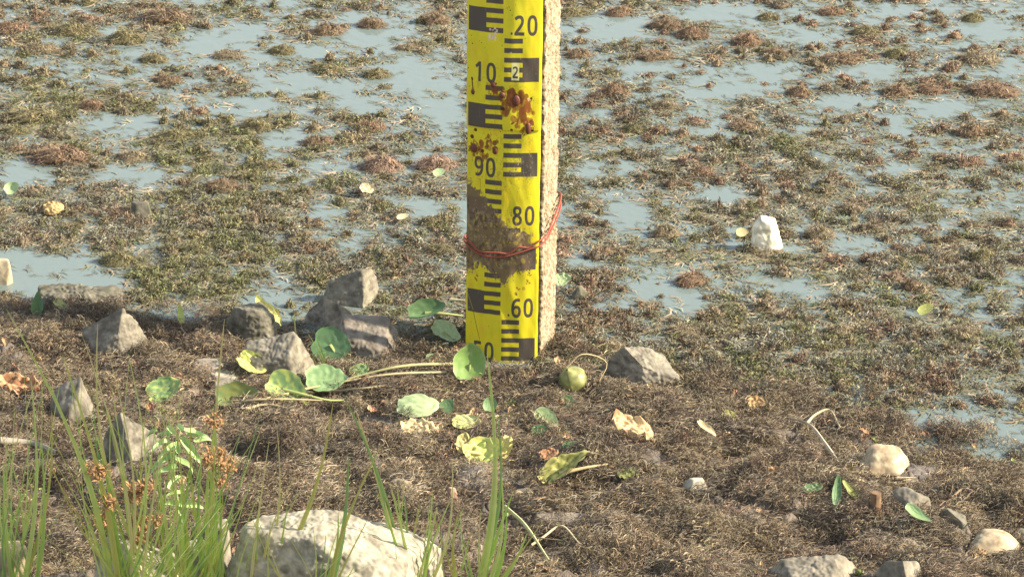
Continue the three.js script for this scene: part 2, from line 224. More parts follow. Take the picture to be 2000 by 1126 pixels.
// ---------------------------------------------------------------- rocks
function rockGeo(seed, planes, w, h, dp, detail, rough, c1, c2, c3, round = .03) {
  const R = rng(seed), pl = planes.concat([0, 1, 2].map(() => { const th = R() * 6.283; return [Math.cos(th), R() * 1.2 - .1, Math.sin(th), .70 + .2 * R()]; })).map(([x, y, z, d]) => { const l = Math.hypot(x, y, z); return [x / l, y / l, z / l, d]; });
  let g = new THREE.IcosahedronGeometry(1, detail); g.deleteAttribute('uv'); g.deleteAttribute('normal'); g = mergeVertices(g, 1e-5);
  const p = g.attributes.position, n = p.count, C = new Float32Array(n * 3), lo = new THREE.Vector3(9, 9, 9), hi = new THREE.Vector3(-9, -9, -9), v = new THREE.Vector3(), o = seed * 13.7;
  for (let i = 0; i < n; i++) {
    v.fromBufferAttribute(p, i).normalize(); let s = 0; const k = 1 / round;
    for (const [x, y, z, d] of pl) { const q = x * v.x + y * v.y + z * v.z; if (q > .02) s += Math.exp(k * Math.min(0, -(d / q) + 0) ) * 1; }
    let r = Math.min(1.6, -Math.log(Math.max(s, 1e-300)) / k); v.multiplyScalar(Math.max(.12, r)); p.setXYZ(i, v.x, v.y, v.z); lo.min(v); hi.max(v);
  }
  const S = new THREE.Vector3(w / (hi.x - lo.x), h / (hi.y - lo.y), dp / (hi.z - lo.z)), mid = lo.clone().add(hi).multiplyScalar(.5);
  for (let i = 0; i < n; i++) { v.fromBufferAttribute(p, i); v.set((v.x - mid.x) * S.x, (v.y - lo.y) * S.y, (v.z - mid.z) * S.z); p.setXYZ(i, v.x, v.y, v.z); }
  g.computeVertexNormals(); const nn = g.attributes.normal, u = new THREE.Vector3(), big = Math.max(w, dp);
  for (let i = 0; i < n; i++) {
    v.fromBufferAttribute(p, i); u.fromBufferAttribute(nn, i); const a = v.x + o, b = v.y + o * .3, c = v.z;
    const f = N3(a * 14, b * 14, c * 14), f2 = N3b(a * 38, b * 38, c * 38), f3 = N3(a * 95, b * 95, c * 95), layer = N3b(a * 9, b * 60, c * 9);
    v.addScaledVector(u, rough * Math.min(big, .2) * (.016 * f + .010 * Math.abs(f2) - .005 + .006 * f3 + .007 * layer)); p.setXYZ(i, v.x, v.y, v.z);
    const t = clamp(.5 + .45 * N3(a * 22, b * 22, c * 22) + .25 * f3), q = smooth(.25, .6, N3b(a * 30, b * 30, c * 30 + 5)), e = clamp(.85 + .3 * f2 + .12 * N3b(a * 160, b * 160, c * 160), .5, 1.2);
    for (let k = 0; k < 3; k++) C[i * 3 + k] = mix(mix(c1[k], c2[k], t), c3[k], q * .6) * e;
  }
  g.setAttribute('color', new THREE.BufferAttribute(C, 3)); g.computeVertexNormals(); return g;
}
const ROCKM = vmat(.93);
const GREY = [[.19, .17, .135], [.31, .275, .21], [.13, .115, .085]], PALE = [[.32, .29, .225], [.47, .43, .335], [.2, .175, .13]], DARK = [[.12, .11, .085], [.22, .2, .15], [.08, .085, .045]], TAN = [[.42, .33, .22], [.58, .48, .32], [.3, .22, .14]];
const rand = (seed, n = 11) => { const R = rng(seed), a = []; for (let i = 0; i < n; i++) { const th = R() * 6.283, y = R() * 1.3 - .35; a.push([Math.cos(th), y, Math.sin(th), .55 + .25 * R()]); } a.push([0, 1, 0, .6 + .2 * R()], [0, -1, 0, .5], [1, .1, .1, .9], [-1, .1, .1, .9], [0, .1, 1, .8], [0, .1, -1, .8]); return a; };
// [x0, y0, x1, y1 of the outline on the picture plane], depth / width, planes, colours, seed, name, label
const foot = [[-.02, .03, .085, .05]];      // footprints that the weed leaves free
function rock(x0, y0, x1, y1, dr, planes, col, seed, label, opt = {}) {
  const b = spot((x0 + x1) / 2, y1), m = b.t / F, w = (x1 - x0) * m, d = w * dr * .9, h = Math.max(.016, ((y1 - y0) * (opt.tall ?? 1.1) * m - d * .10) / .925), sink = opt.sink ?? (.12 * h + .006);
  foot.push([b.x, b.z - d * (w < .07 ? .3 : .42), w * (w < .07 ? .75 : .46), d * (w < .07 ? .9 : .5)]);
  const g = rockGeo(seed, planes || rand(seed), w * 1.06, h + sink, d, w > .3 ? 56 : w > .1 ? 34 : 16, opt.rough ?? 1, ...col, opt.round);
  const o = new THREE.Mesh(g, opt.mat || ROCKM); o.position.set(b.x, Math.max(groundY(b.x, b.z - d * .45), opt.float ? 0 : -1) - sink, b.z - d * .45); o.rotation.y = opt.turn || 0;
  return thing(o, opt.name || 'rock', label, opt.cat || 'rock', opt.group);
}
const B = [0, -1, 0, .5];
rock(66, 556, 236, 606, .5, [[0, 1, .1, .4], [-.5, .5, .6, .7], [.4, .5, .7, .7], [1, .2, 0, .95], [-1, .4, 0, .95], [0, .2, 1, .6], [0, .3, -1, .6], B], DARK, 3, 'flat dark mossy rock lying in the pool at far left', { rough: 1.5, tall: .95 });
rock(155, 614, 291, 708, .75, [[-.6, .62, .5, .46], [.75, .32, .55, .44], [-.1, .35, .95, .6], [.1, .6, -.8, .5], [1, .3, -.3, .8], [-1, 0, .1, .95], B], GREY, 4, 'pointed grey rock with a bright triangular right face at left', { round: .02 });
rock(442, 615, 545, 690, .8, null, DARK, 15, 'dark mossy lump of rock under the yellow leaf strip', { rough: 1.8 });
rock(480, 656, 618, 744, .7, [[-.25, .85, .45, .5], [.9, .2, .35, .6], [-.15, .1, 1, .55], [-.7, .3, .6, .75], [0, .5, -.9, .6], [-1, .1, -.2, .95], B], GREY, 6, 'grey slab with a bright broken right end beside the round green leaf', { round: .02 });
rock(584, 574, 698, 652, .8, [[-.72, .3, .55, .42], [.62, .5, .6, .42], [0, .5, -.9, .6], [.9, .1, -.4, .85], [-.9, .1, -.5, .8], B], GREY, 7, 'wedge shaped rock with dark left face and pale brown right face', { round: .018 });
rock(624, 521, 740, 604, .8, [[-.35, .5, .8, .48], [.93, .15, .35, .62], [-.2, .9, -.3, .5], [0, .4, -1, .6], [-.95, .3, .1, .8], B], GREY, 8, 'dark grey rock with a bright right end, rearmost of the pile', { round: .02 });
rock(648, 628, 790, 706, .9, [[.05, 1, .3, .3], [.8, .5, .2, .75], [-.2, .4, .9, .7], [-.9, .3, .2, .85], [0, .5, -1, .7], B], [[.2, .17, .14], [.28, .24, .19], [.13, .1, .075]], 9, 'flat dull brown slab between the wedge rock and the gauge');
rock(358, 690, 452, 742, .8, [[0, 1, .15, .35], [.7, .5, .5, .8], [-.8, .4, .3, .8], [0, .3, 1, .7], [0, .3, -1, .7], B], [[.27, .23, .18], [.36, .31, .24], [.19, .16, .12]], 10, 'flat buff stone left of the grey slab', { tall: 0.7 });
rock(400, 722, 478, 768, .7, null, PALE, 21, 'small pale stone behind the yellow leaf', { tall: 0.75 });
rock(1168, 680, 1330, 762, .7, [[-.75, .15, .6, .22], [.36, .9, .15, .36], [.12, .2, 1, .4], [.95, .2, .2, .85], [-.3, .7, -.6, .6], [0, .3, -1, .6], [-1, 0, 0, .9], B], GREY, 12, 'angular grey rock lying just right of the gauge foot', { round: .02, rough: 1.3 });
rock(415, 992, 850, 1185, .62, [[.36, 1, .2, .37], [-.12, 1, .15, .42], [.66, .72, .35, .52], [.3, .55, .8, .56], [-.4, .3, .87, .5], [.25, .8, -.5, .5], [-.95, .35, .3, .74], [.9, .3, .3, .9], [0, .4, -1, .6], [.1, .1, 1, .72], [-.1, .9, -.5, .5], B], PALE, 13, 'large pale boulder at the bottom edge left of the middle', { rough: 1.1, tall: 1, round: .022, name: 'boulder', cat: 'boulder' });
rock(194, 812, 312, 920, .7, [[-.72, .22, .6, .42], [.62, .6, .45, .4], [-.1, .6, -.8, .55], [.2, .1, 1, .75], [1, .1, 0, .85], [-1, .1, -.3, .9], B], GREY, 14, 'split rock with dark left side and flat pale right face behind the sedge', { round: .018 });
rock(92, 775, 192, 850, .8, [[-.3, .9, .4, .4], [.7, .6, .3, .6], [-.6, .2, .7, .6], [.3, .2, .95, .6], [0, .4, -1, .6], B], GREY, 16, 'grey rock left of the split rock, behind green blades');
rock(370, 1035, 446, 1115, .8, null, GREY, 17, 'grey rock tucked against the left end of the pale boulder');
rock(335, 1085, 445, 1160, .7, null, PALE, 18, 'pale yellowish rock corner at bottom edge beside the boulder');
rock(172, 1040, 345, 1160, .7, [[-.5, .5, .65, .5], [.35, .85, .3, .45], [.6, .3, .7, .6], [0, .4, -1, .6], [1, .2, 0, .85], [-1, .2, 0, .9], B], PALE, 19, 'pale grey rock half hidden by sedge at bottom left');
rock(-40, 1075, 52, 1160, .8, null, TAN, 20, 'cream rock cut by the bottom left corner');
rock(1680, 888, 1780, 944, .8, [[.1, 1, .1, .5], [.8, .5, .3, .75], [-.8, .5, .3, .75], [0, .4, 1, .7], [0, .4, -1, .7], B], TAN, 22, 'rounded cream stone on the bank at right', { tall: 0.8, round: .17, rough: .8 });
rock(1722, 958, 1822, 1022, .8, [[-.2, .9, .4, .45], [.6, .3, .7, .5], [-.7, .3, .6, .5], [.4, .9, -.2, .55], [0, .4, -1, .6], [1, .2, 0, .8], B], GREY, 23, 'angular blue grey stone beside the upright wooden stub', { tall: 0.85 });
rock(1500, 1085, 1702, 1160, .6, [[-.15, .9, .35, .42], [.75, .5, .45, .62], [0, .3, 1, .6], [-.8, .4, .4, .8], [0, .4, -1, .6], B], GREY, 24, 'wide grey slab with pale right corner at the bottom edge', { tall: 0.9, round: .02 });
rock(1704, 1082, 1800, 1150, .8, [[-.6, .35, .7, .5], [.7, .5, .4, .5], [0, .9, -.3, .5], [0, .4, -1, .6], [1, 0, 0, .85], B], GREY, 25, 'blocky dark stone with lit right side at the bottom edge', { tall: 0.85 });
rock(1894, 1046, 1996, 1086, .7, null, TAN, 26, 'low pinkish cream stone at the right edge', { tall: 0.75, round: .12, rough: .7 });
rock(1332, 940, 1390, 978, .8, null, PALE, 27, 'small whitish grey stone alone on the brown bank', { tall: 0.8 });
rock(1036, 975, 1172, 1030, .8, [[.15, 1, .25, .3], [-.5, .5, .7, .6], [.7, .6, .3, .7], [0, .5, -1, .6], [-1, .3, 0, .85], B], [[.2, .17, .14], [.27, .23, .19], [.14, .11, .085]], 28, 'half buried flat slab in the mud below the gauge', { tall: 0.45 });
rock(1738, 1034, 1822, 1082, .8, null, [[.3, .25, .19], [.4, .34, .26], [.2, .15, .11]], 29, 'muddy stone half buried below the blue grey stone', { tall: 0.6 });
rock(766, 928, 806, 958, .8, null, TAN, 30, 'small cream pebble on the bank above the boulder', { tall: 0.8, name: 'pebble', cat: 'pebble', round: .1 });
rock(1004, 952, 1046, 982, .8, null, TAN, 31, 'small buff chip of stone left of the buried slab', { tall: 0.7, name: 'pebble', cat: 'pebble' });
rock(868, 965, 896, 990, .8, null, [[.4, .26, .18], [.5, .36, .25], [.3, .18, .12]], 32, 'tiny pinkish pebble right of the cream pebble', { name: 'pebble', cat: 'pebble' });
rock(-18, 512, 22, 556, .8, null, TAN, 33, 'pale pinkish stone in the pool at the left edge', { float: true });
rock(1112, 562, 1148, 586, .8, null, DARK, 34, 'small dark stone in the weed right of the post', { float: true });
rock(255, 400, 295, 426, .9, null, DARK, 35, 'dark flat chip among olive weed at left', { float: true });
rock(1838, 1000, 1892, 1032, .8, [[-.6, .4, .7, .45], [.4, .9, .1, .4], [0, .4, -1, .6], [1, .2, 0, .8], [-1, 0, 0, .9], B], DARK, 36, 'thin dark stone chip right of the blue grey stone');
rock(1970, 1028, 2030, 1062, .8, null, GREY, 37, 'grey stone cut by the right edge above the cream one');
rock(1468, 420, 1533, 492, .55, [[-.75, .6, .2, .72], [.25, 1, .2, .7], [.95, .35, .3, .5], [-.2, .1, 1, .5], [.6, .1, .8, .56], [-.97, .12, .15, .6], [0, .1, -1, .5], B], [[.76, .71, .55], [.84, .8, .64], [.66, .58, .4]], 38, 'bright white chunk standing up in the weed right of the gauge', { name: 'white_stone', cat: 'stone', float: true, round: .02, sink: .015, tall: .95, rough: 1.2 });

// ---------------------------------------------------------------- fallen hyacinth leaves
const LEAFM = vmat(.62, { transmission: .18, thickness: 0 }), DRYM = vmat(.8, { transmission: .15, thickness: 0 });
const G1 = [.125, .225, .095], G2 = [.18, .3, .125], PG = [.36, .46, .23], YG = [.5, .56, .14], YE = [.66, .6, .2], BU = [.6, .47, .26], RB = [.34, .15, .07], OL = [.24, .26, .07];
function leafGeo(seed, L, Wd, { cup = .15, fold = 0, wave = .06, curl = 0, point = .15, c = G1, e = G2, spots = .3 } = {}) {
  const R = rng(seed), nr = 9, ns = 30, P = [], C = [], I = [], o = R() * 50;
  for (let j = 0; j <= nr; j++) for (let i = 0; i < ns; i++) {
    const th = i / ns * 2 * Math.PI, rr = j / nr; let ol = 1 + .05 * N2(Math.cos(th) * 1.4 + o, Math.sin(th) * 1.4) + .03 * N2b(Math.cos(th) * 4 + o, Math.sin(th) * 4);
    ol *= 1 + point * Math.max(0, Math.cos(th)) ** 8 - .18 * Math.max(0, -Math.cos(th)) ** 14;
    let x = Math.cos(th) * rr * ol, z = Math.sin(th) * rr * ol;
    let y = cup * (x * x + z * z) + fold * Math.abs(z) + wave * .6 * rr * N2(x * 2.2 + o, z * 2.2) + curl * x * x * x - .02 * Math.exp(-((z * 14) ** 2)) * (1 - rr);
    const k = L / 2; P.push(x * k, y * k, z * Wd / 2);
    const vein = Math.exp(-((z * 16) ** 2)) * .25 + .015 * Math.cos(z * 40 + x * 6), sp = smooth(.05, .6, N2b(x * 2.4 + o, z * 2.4 + o)), t = clamp(spots * sp + (rr > .9 ? .5 : 0) + vein + .12 * N2(x * 9, z * 9 + o));
    for (let q = 0; q < 3; q++) C.push(mix(c[q], e[q], t));
  }
  for (let j = 0; j < nr; j++) for (let i = 0; i < ns; i++) { const a = j * ns + i, b = j * ns + (i + 1) % ns; I.push(a, b, a + ns, b, b + ns, a + ns); }
  const g = new THREE.BufferGeometry(); g.setAttribute('position', new THREE.Float32BufferAttribute(P, 3)); g.setAttribute('color', new THREE.Float32BufferAttribute(C, 3)); g.setIndex(I); g.computeVertexNormals(); return g;
}
function tint(g, c, seed = 1, v = .12) { const n = g.attributes.position.count, C = new Float32Array(n * 3), p = g.attributes.position; for (let i = 0; i < n; i++) { const k = 1 + v * N3(p.getX(i) * 60 + seed, p.getY(i) * 60, p.getZ(i) * 60); for (let q = 0; q < 3; q++) C[i * 3 + q] = c[q] * k; } g.setAttribute('color', new THREE.BufferAttribute(C, 3)); return g; }
const tube = (pts, r, seg = 14, rad = 6) => { const cv = new THREE.CatmullRomCurve3(pts), g = new THREE.TubeGeometry(cv, seg, r, rad), p = g.attributes.position, n = rad + 1, c = new THREE.Vector3(); for (let j = 0; j <= seg; j++) { cv.getPointAt(j / seg, c); const k = 1 - .55 * j / seg; for (let i = 0; i < n; i++) { const q = j * n + i; p.setXYZ(q, c.x + (p.getX(q) - c.x) * k, c.y + (p.getY(q) - c.y) * k, c.z + (p.getZ(q) - c.z) * k); } } g.computeVertexNormals(); g.deleteAttribute('uv'); return g; };
// foot of the leaf on the ground (picture), length and width in cm, yaw / tilt towards camera / roll in degrees
function leaf(px, py, L, W, yaw, tilt, roll, opt, label, o2 = {}) {
  const b = spot(px, py), g = leafGeo(Math.round(px * 7 + py), L / 100, W / 100, opt), root = new THREE.Group(), D = Math.PI / 180;
  g.applyMatrix4(new THREE.Matrix4().makeRotationFromEuler(new THREE.Euler(tilt * D, 0, roll * D, 'XYZ')).multiply(new THREE.Matrix4().makeRotationY(yaw * D)));
  g.computeBoundingBox(); const lift = -g.boundingBox.min.y + (o2.up ?? 0) + (L < 4 ? .014 : .008); g.translate(0, lift, 0);
  part('blade', g, o2.dry ? DRYM : LEAFM, root);
  if (o2.stalk) { const s = o2.stalk; part('stalk', tint(tube([new THREE.Vector3(0, lift, 0), ...s.map(([x, y, z]) => new THREE.Vector3(x / 100, y / 100 + .004, z / 100))], .0042), o2.sc || [.3, .34, .12], px), LEAFM, root); }
  foot.push([b.x, b.z - .004, W / 220, .5 * W / 200 + .012]); root.position.copy(b); return thing(root, o2.name || 'hyacinth_leaf', label, o2.cat || 'leaf', o2.group);
}
leaf(830, 632, 7.8, 4.6, 14, 38, 6, { c: G1, e: G2, fold: .35, cup: .2 }, 'folded green leaf on the mud left of the gauge', { up: .012, stalk: [[3, 2, 0], [8, 1, -1]] });
leaf(866, 675, 6.4, 4.2, -28, 40, -10, { c: PG, e: [.55, .66, .36], fold: .3, wave: .2 }, 'pale green curled leaf close to the left of the gauge', { up: .01, stalk: [[2, 1.2, 1], [2.5, .2, 3]] });
leaf(645, 704, 8.2, 7.6, -20, 50, 12, { c: G1, e: [.12, .28, .09], cup: .12 }, 'round dark green leaf leaning on the grey slab', { stalk: [[2, 1, 2], [4, .2, 4]] });
leaf(917, 744, 7.6, 6.6, 80, 66, 0, { c: [.2, .34, .07], e: PG, cup: .28 }, 'upright cupped round leaf in front of the gauge foot', { stalk: [[0, .6, 1], [.5, .1, 2]] });
leaf(632, 766, 8.2, 6.8, 8, 28, -6, { c: G2, e: PG, cup: .15, wave: .15 }, 'broad green leaf lying below the round dark one', { up: .008 });
leaf(553, 778, 8.0, 6.6, -25, 40, -8, { c: G2, e: YG, fold: .4, spots: .9 }, 'half yellow folded leaf with a long stalk trailing right', { stalk: [[4, 1.2, 1.5], [9, .4, 2.5], [12, .2, 2]], sc: [.5, .56, .2] });
leaf(490, 746, 6.2, 4.4, -32, 42, -10, { c: YG, e: YE, wave: .25, fold: .2, spots: .9 }, 'bright yellow leaf on the stones at left', { up: .02 });
leaf(458, 788, 8.4, 5.2, 6, 38, 4, { c: OL, e: G2, cup: .2, fold: .3, spots: .8 }, 'olive green rolled leaf below the bright yellow one');
leaf(318, 784, 7.0, 5.4, 20, 42, 8, { c: G2, e: YG, cup: .2, wave: .2, spots: .7 }, 'green leaf with yellow edge standing left of the flat buff stone');
leaf(522, 668, 7.6, 2.8, -28, 34, -22, { c: YE, e: YG, curl: -.4, wave: .3, spots: .6 }, 'yellow leaf strip draped over the dark mossy lump', { up: .03 });
leaf(812, 818, 8.2, 6.0, 4, 26, 0, { c: PG, e: [.5, .62, .36], cup: -.15, wave: .15 }, 'pale green leaf arched over the weed below the long stems', { up: .006 });
leaf(873, 816, 3.0, 3.0, 60, 52, 8, { c: G1, e: G2 }, 'small dark green leaf left of the tall stem');
leaf(957, 812, 3.0, 2.8, 80, 60, 0, { c: G2, e: PG, cup: .3 }, 'small round green leaf right of the tall stem');
leaf(908, 838, 5.8, 3.4, 0, 32, 0, { c: [.5, .56, .26], e: YE, cup: .2, wave: .2, spots: .8 }, 'pale yellow green leaf tipped up behind the tall stem');
leaf(1062, 836, 5.2, 3.6, -30, 44, -16, { c: PG, e: [.5, .64, .36], fold: .35 }, 'pale green rolled leaf on the bank below the gauge');
leaf(1106, 809, 2.9, 2.9, 50, 62, 0, { c: G1, e: PG }, 'small round leaf upright below the olive bulb');
leaf(1053, 858, 3.2, 2.6, 0, 30, 10, { c: [.08, .2, .07], e: G1 }, 'small dark leaf lying below the pale rolled leaf');
leaf(940, 902, 7.6, 6.0, 15, 34, 0, { c: [.5, .58, .16], e: YE, wave: .5, cup: .35, spots: .9 }, 'crumpled yellow green leaf at the foot of the tall stem', { stalk: [[-3, 2, 0], [-5, 3, -1]], sc: BU });
leaf(982, 900, 4.8, 3.6, 60, 46, 10, { c: YE, e: BU, wave: .5, spots: .8 }, 'buff crumpled leaf right of the yellow green one', { dry: true });
leaf(908, 892, 4.6, 3.6, 100, 46, -10, { c: [.5, .42, .2], e: YE, wave: .4, cup: .3, spots: .8 }, 'dry cupped leaf left of the yellow green one', { dry: true });
leaf(815, 860, 7.4, 5.0, 5, 26, 0, { c: BU, e: [.75, .65, .4], wave: .65, curl: -.3, spots: .8 }, 'crumpled buff leaf lying under the pale arched leaf', { dry: true });
leaf(1092, 944, 8.6, 4.4, 28, 34, 14, { c: OL, e: YE, fold: .35, wave: .3, point: .5, spots: .9 }, 'yellow torn leaf pointing up right on the bank', { stalk: [[5, 2.4, -1], [9, 2.6, -2]], sc: BU });
leaf(1122, 893, 5.2, 3.6, -5, 36, 0, { c: G1, e: G2, point: .4 }, 'dark green pointed leaf above the yellow torn one');
leaf(1070, 906, 3.6, 2.4, 20, 30, 0, { c: RB, e: BU, wave: .4 }, 'small brown dry leaf beside the dark pointed leaf', { dry: true });
leaf(1232, 874, 8.4, 4.4, -12, 26, -6, { c: BU, e: [.5, .3, .16], wave: .6, curl: -.4, spots: .9 }, 'curled dry buff leaf alone on the brown bank', { dry: true, up: .006 });
leaf(1424, 832, 3.4, 2.4, -30, 40, 0, { c: OL, e: YE, spots: .9 }, 'small green and buff leaf at the water edge right');
leaf(1378, 854, 4.2, 1.4, -38, 34, 0, { c: BU, e: [.75, .65, .42], curl: -.3 }, 'narrow buff curl left of the green and buff leaf', { dry: true });
leaf(1475, 806, 3.4, 2.8, 0, 40, 0, { c: [.5, .3, .12], e: BU, wave: .4 }, 'small orange dry leaf near the water edge right', { dry: true });
leaf(1634, 986, 4.6, 1.8, 84, 52, 0, { c: G1, e: G2, point: .6 }, 'narrow dark green leaf left of the wooden stub');
leaf(1668, 978, 4.0, 1.6, 130, 40, 0, { c: OL, e: YG, point: .6 }, 'narrow yellow green leaf next to the wooden stub');
leaf(1585, 972, 3.6, 2.0, 10, 32, 0, { c: G1, e: PG, wave: .3 }, 'small flat green leaf left of the narrow dark one');
leaf(1785, 1046, 4.6, 2.0, -36, 40, -8, { c: G2, e: PG, point: .4 }, 'small bright green leaf on the half buried muddy stone', { up: .03 });
leaf(1225, 938, 4.2, 2.2, 8, 24, 0, { c: OL, e: G2, wave: .4 }, 'small green scrap above the dark hollow in the bank');
leaf(22, 386, 3.4, 3.0, 30, 50, 0, { c: PG, e: [.5, .66, .36], cup: .4 }, 'pale green cupped leaf at the left edge of the weed');
leaf(716, 386, 3.8, 2.6, -10, 40, -10, { c: BU, e: [.8, .7, .5], wave: .4, spots: .9 }, 'small buff leaf in the weed left of the gauge', { dry: true });
leaf(785, 437, 2.8, 1.6, 20, 30, 0, { c: [.5, .5, .3], e: [.75, .7, .5] }, 'small pale scrap in the weed nearest left of the gauge', { dry: true });
leaf(856, 352, 3.0, 2.0, 20, 40, 0, { c: PG, e: [.5, .6, .4] }, 'pale green scrap below the pink brown tufts');
leaf(1096, 566, 3.8, 3.0, 10, 46, 0, { c: PG, e: [.55, .66, .36], wave: .3 }, 'pale green leaf half behind the right side of the post');
leaf(74, 620, 4.4, 2.6, 86, 66, 0, { c: G1, e: G2, fold: .4, point: .4 }, 'upright dark green leaf at the pool edge far left');
leaf(118, 612, 3.8, 1.8, -36, 40, 0, { c: [.4, .4, .16], e: YG }, 'small yellow green leaf beside the upright dark one');
leaf(354, 640, 3.6, 1.4, 98, 60, 0, { c: YG, e: YE, point: .5 }, 'small yellow spike of leaf by the water at left');
leaf(38, 772, 9.0, 5.0, -8, 24, 0, { c: RB, e: BU, wave: .7, spots: .9 }, 'large red brown dry leaf at the left edge', { dry: true });
leaf(1805, 622, 3.6, 2.2, 30, 40, 0, { c: OL, e: YG }, 'yellow green leaf in the wet weed at right');
leaf(102, 424, 4.6, 3.4, 10, 44, 0, { c: [.52, .36, .16], e: [.66, .46, .22], wave: .5, cup: -.3 }, 'orange tan dead leaf lump among olive weed', { dry: true });
leaf(1520, 936, 4.4, 2.6, -10, 26, 0, { c: [.42, .24, .13], e: BU, wave: .5 }, 'red brown dry scrap on the bank left of the twig', { dry: true });
leaf(700, 738, 4.0, 3.0, 20, 36, 0, { c: G2, e: YG, wave: .3 }, 'small yellow green leaf among the long stems');
leaf(990, 826, 5.4, 1.8, 8, 26, 0, { c: BU, e: [.75, .66, .42], wave: .4 }, 'pale dry shred right of the small round leaf', { dry: true });
leaf(850, 712, 4.6, 2.2, -14, 34, 0, { c: [.26, .36, .16], e: PG }, 'narrow green leaf left of the upright cupped leaf');
leaf(1448, 470, 2.6, 2.2, 0, 40, 0, { c: BU, e: YE }, 'buff scrap touching the left of the white chunk', { dry: true });
// float bulb
{ const b = spot(1126, 750), pts = []; for (let i = 0; i <= 12; i++) { const t = i / 12; pts.push(new THREE.Vector2(Math.max(.0004, .027 * Math.sin(Math.PI * Math.pow(t, .8)) + .002), t * .056)); }
  const g = new THREE.LatheGeometry(pts, 20); g.deleteAttribute('uv'); const p = g.attributes.position; for (let i = 0; i < p.count; i++) { const k = 1 + .08 * N3(p.getX(i) * 60, p.getY(i) * 60, p.getZ(i) * 60); p.setXYZ(i, p.getX(i) * k, p.getY(i), p.getZ(i) * k); } g.computeVertexNormals(); tint(g, [.22, .225, .075], 3, .5); g.rotateZ(.35); g.rotateX(.5);
  const root = new THREE.Group(); part('bulb', g, vmat(.45), root); part('stalk', tint(tube([new THREE.Vector3(-.02, .05, .02), new THREE.Vector3(.01, .075, .015), new THREE.Vector3(.06, .05, .0), new THREE.Vector3(.045, .02, .02)], .0017), BU), DRYM, root); root.position.copy(b); root.position.y -= .004; thing(root, 'float_bulb', 'swollen olive hyacinth bulb between gauge foot and grey rock', 'bulb'); }

// ---------------------------------------------------------------- stalks, twigs, stub
function stem(list, r, c, name, label, cat, group) {      // list of [px, py, height in cm]
  const pts = list.map(([x, y, h]) => { const p = spot(x, y); p.y += (h || 0) / 100 + .012 + r * .6; return p; });
  const m = new THREE.Mesh(tint(tube(pts, r, Math.max(12, list.length * 8)), c, list[0][0], .2), DRYM); return thing(m, name, label, cat, group);
}
const SG = [.42, .42, .18], SB = [.52, .44, .26];
stem([[898, 728, .6], [780, 742, 1.6], [650, 770, 1.2], [520, 795, .6]], .0034, [.36, .35, .17], 'dead_stem', 'long olive stem lying from the cupped leaf towards lower left', 'stem');
stem([[872, 742, .4], [760, 752, 1], [640, 775, 1.4], [560, 782, .6]], .0028, SB, 'dead_stem', 'pale stem lying just below the longest olive stem', 'stem');
stem([[840, 755, .4], [720, 776, .8], [600, 786, .8], [470, 790, .4], [400, 786, .3]], .0026, [.38, .32, .19], 'dead_stem', 'long thin brown stem running below the half yellow leaf', 'stem');
stem([[480, 815, .4], [520, 811, 1], [585, 820, .5]], .0032, SB, 'dead_stem', 'short straw coloured stem above the sedge tuft heads', 'stem');
stem([[430, 812, .4], [500, 800, .8], [700, 800, .4]], .0026, [.4, .33, .2], 'dead_stem', 'thin buff stem lying under the short straw coloured one', 'stem');
stem([[880, 600, .4], [908, 602, .4]], .004, [.5, .48, .3], 'dead_stem', 'short pale stem ending at the left edge of the gauge', 'stem');
stem([[0, 884, .8], [60, 890, .9], [112, 902, .3]], .0085, [.32, .28, .22], 'stick', 'thick grey stick lying at the left edge', 'stick');
stem([[1652, 944, .3], [1612, 892, 1.2], [1572, 852, 1.6], [1538, 832, .4]], .0045, [.5, .41, .28], 'twig', 'bent pale twig pointing down to the narrow leaves at right', 'twig');
stem([[1574, 853, 1.4], [1592, 842, 2.2], [1618, 834, 2.4], [1640, 850, .5]], .0032, SB, 'twig', 'thin hooked twig springing from the bent pale one', 'twig');
stem([[1576, 920, .3], [1584, 938, .5], [1600, 948, .2]], .0026, SB, 'twig', 'short curved straw beside the bent pale twig', 'twig');
stem([[986, 1022, 2], [1020, 1062, 3], [1072, 1128, 2]], .0036, [.5, .5, .22], 'dead_stem', 'straight yellow green stem slanting down to the bottom edge', 'stem');
stem([[1038, 1082, .5], [1060, 1078, 1.6], [1092, 1062, 2.2], [1132, 1080, .6]], .0026, [.58, .48, .3], 'dead_stem', 'bent straw right of the slanting yellow green stem', 'stem');
stem([[1000, 1048, .4], [1050, 1072, 1], [1100, 1072, .4]], .0022, [.5, .38, .24], 'dead_stem', 'thin reddish straw crossing the bent straw', 'stem');
stem([[1140, 908, 1.6], [1176, 904, .4]], .0026, SB, 'dead_stem', 'short straw at the tip of the yellow torn leaf', 'stem');
stem([[1750, 948, .4], [1790, 950, .6]], .0022, SB, 'twig', 'thin straw lying below the rounded cream stone', 'twig');
stem([[1850, 1000, .6], [1880, 980, 1.4], [1900, 975, .4]], .003, [.42, .28, .18], 'twig', 'reddish twig above the thin dark chip', 'twig');
{ const b = spot(1711, 1012), g = new THREE.CylinderGeometry(.0085, .0095, .062, 12, 14), p = g.attributes.position; for (let i = 0; i < p.count; i++) { const k = 1 + .16 * N3(p.getX(i) * 160, p.getY(i) * 12, p.getZ(i) * 160); p.setXYZ(i, p.getX(i) * k, p.getY(i), p.getZ(i) * k); } g.deleteAttribute('uv'); g.computeVertexNormals(); g.translate(0, .021, 0); tint(g, [.2, .12, .07], 4, .5); const m = new THREE.Mesh(g, vmat(.9)); m.position.copy(b); m.rotation.z = .03; thing(m, 'wooden_stub', 'short brown wooden stub standing upright in the bank', 'stub'); }

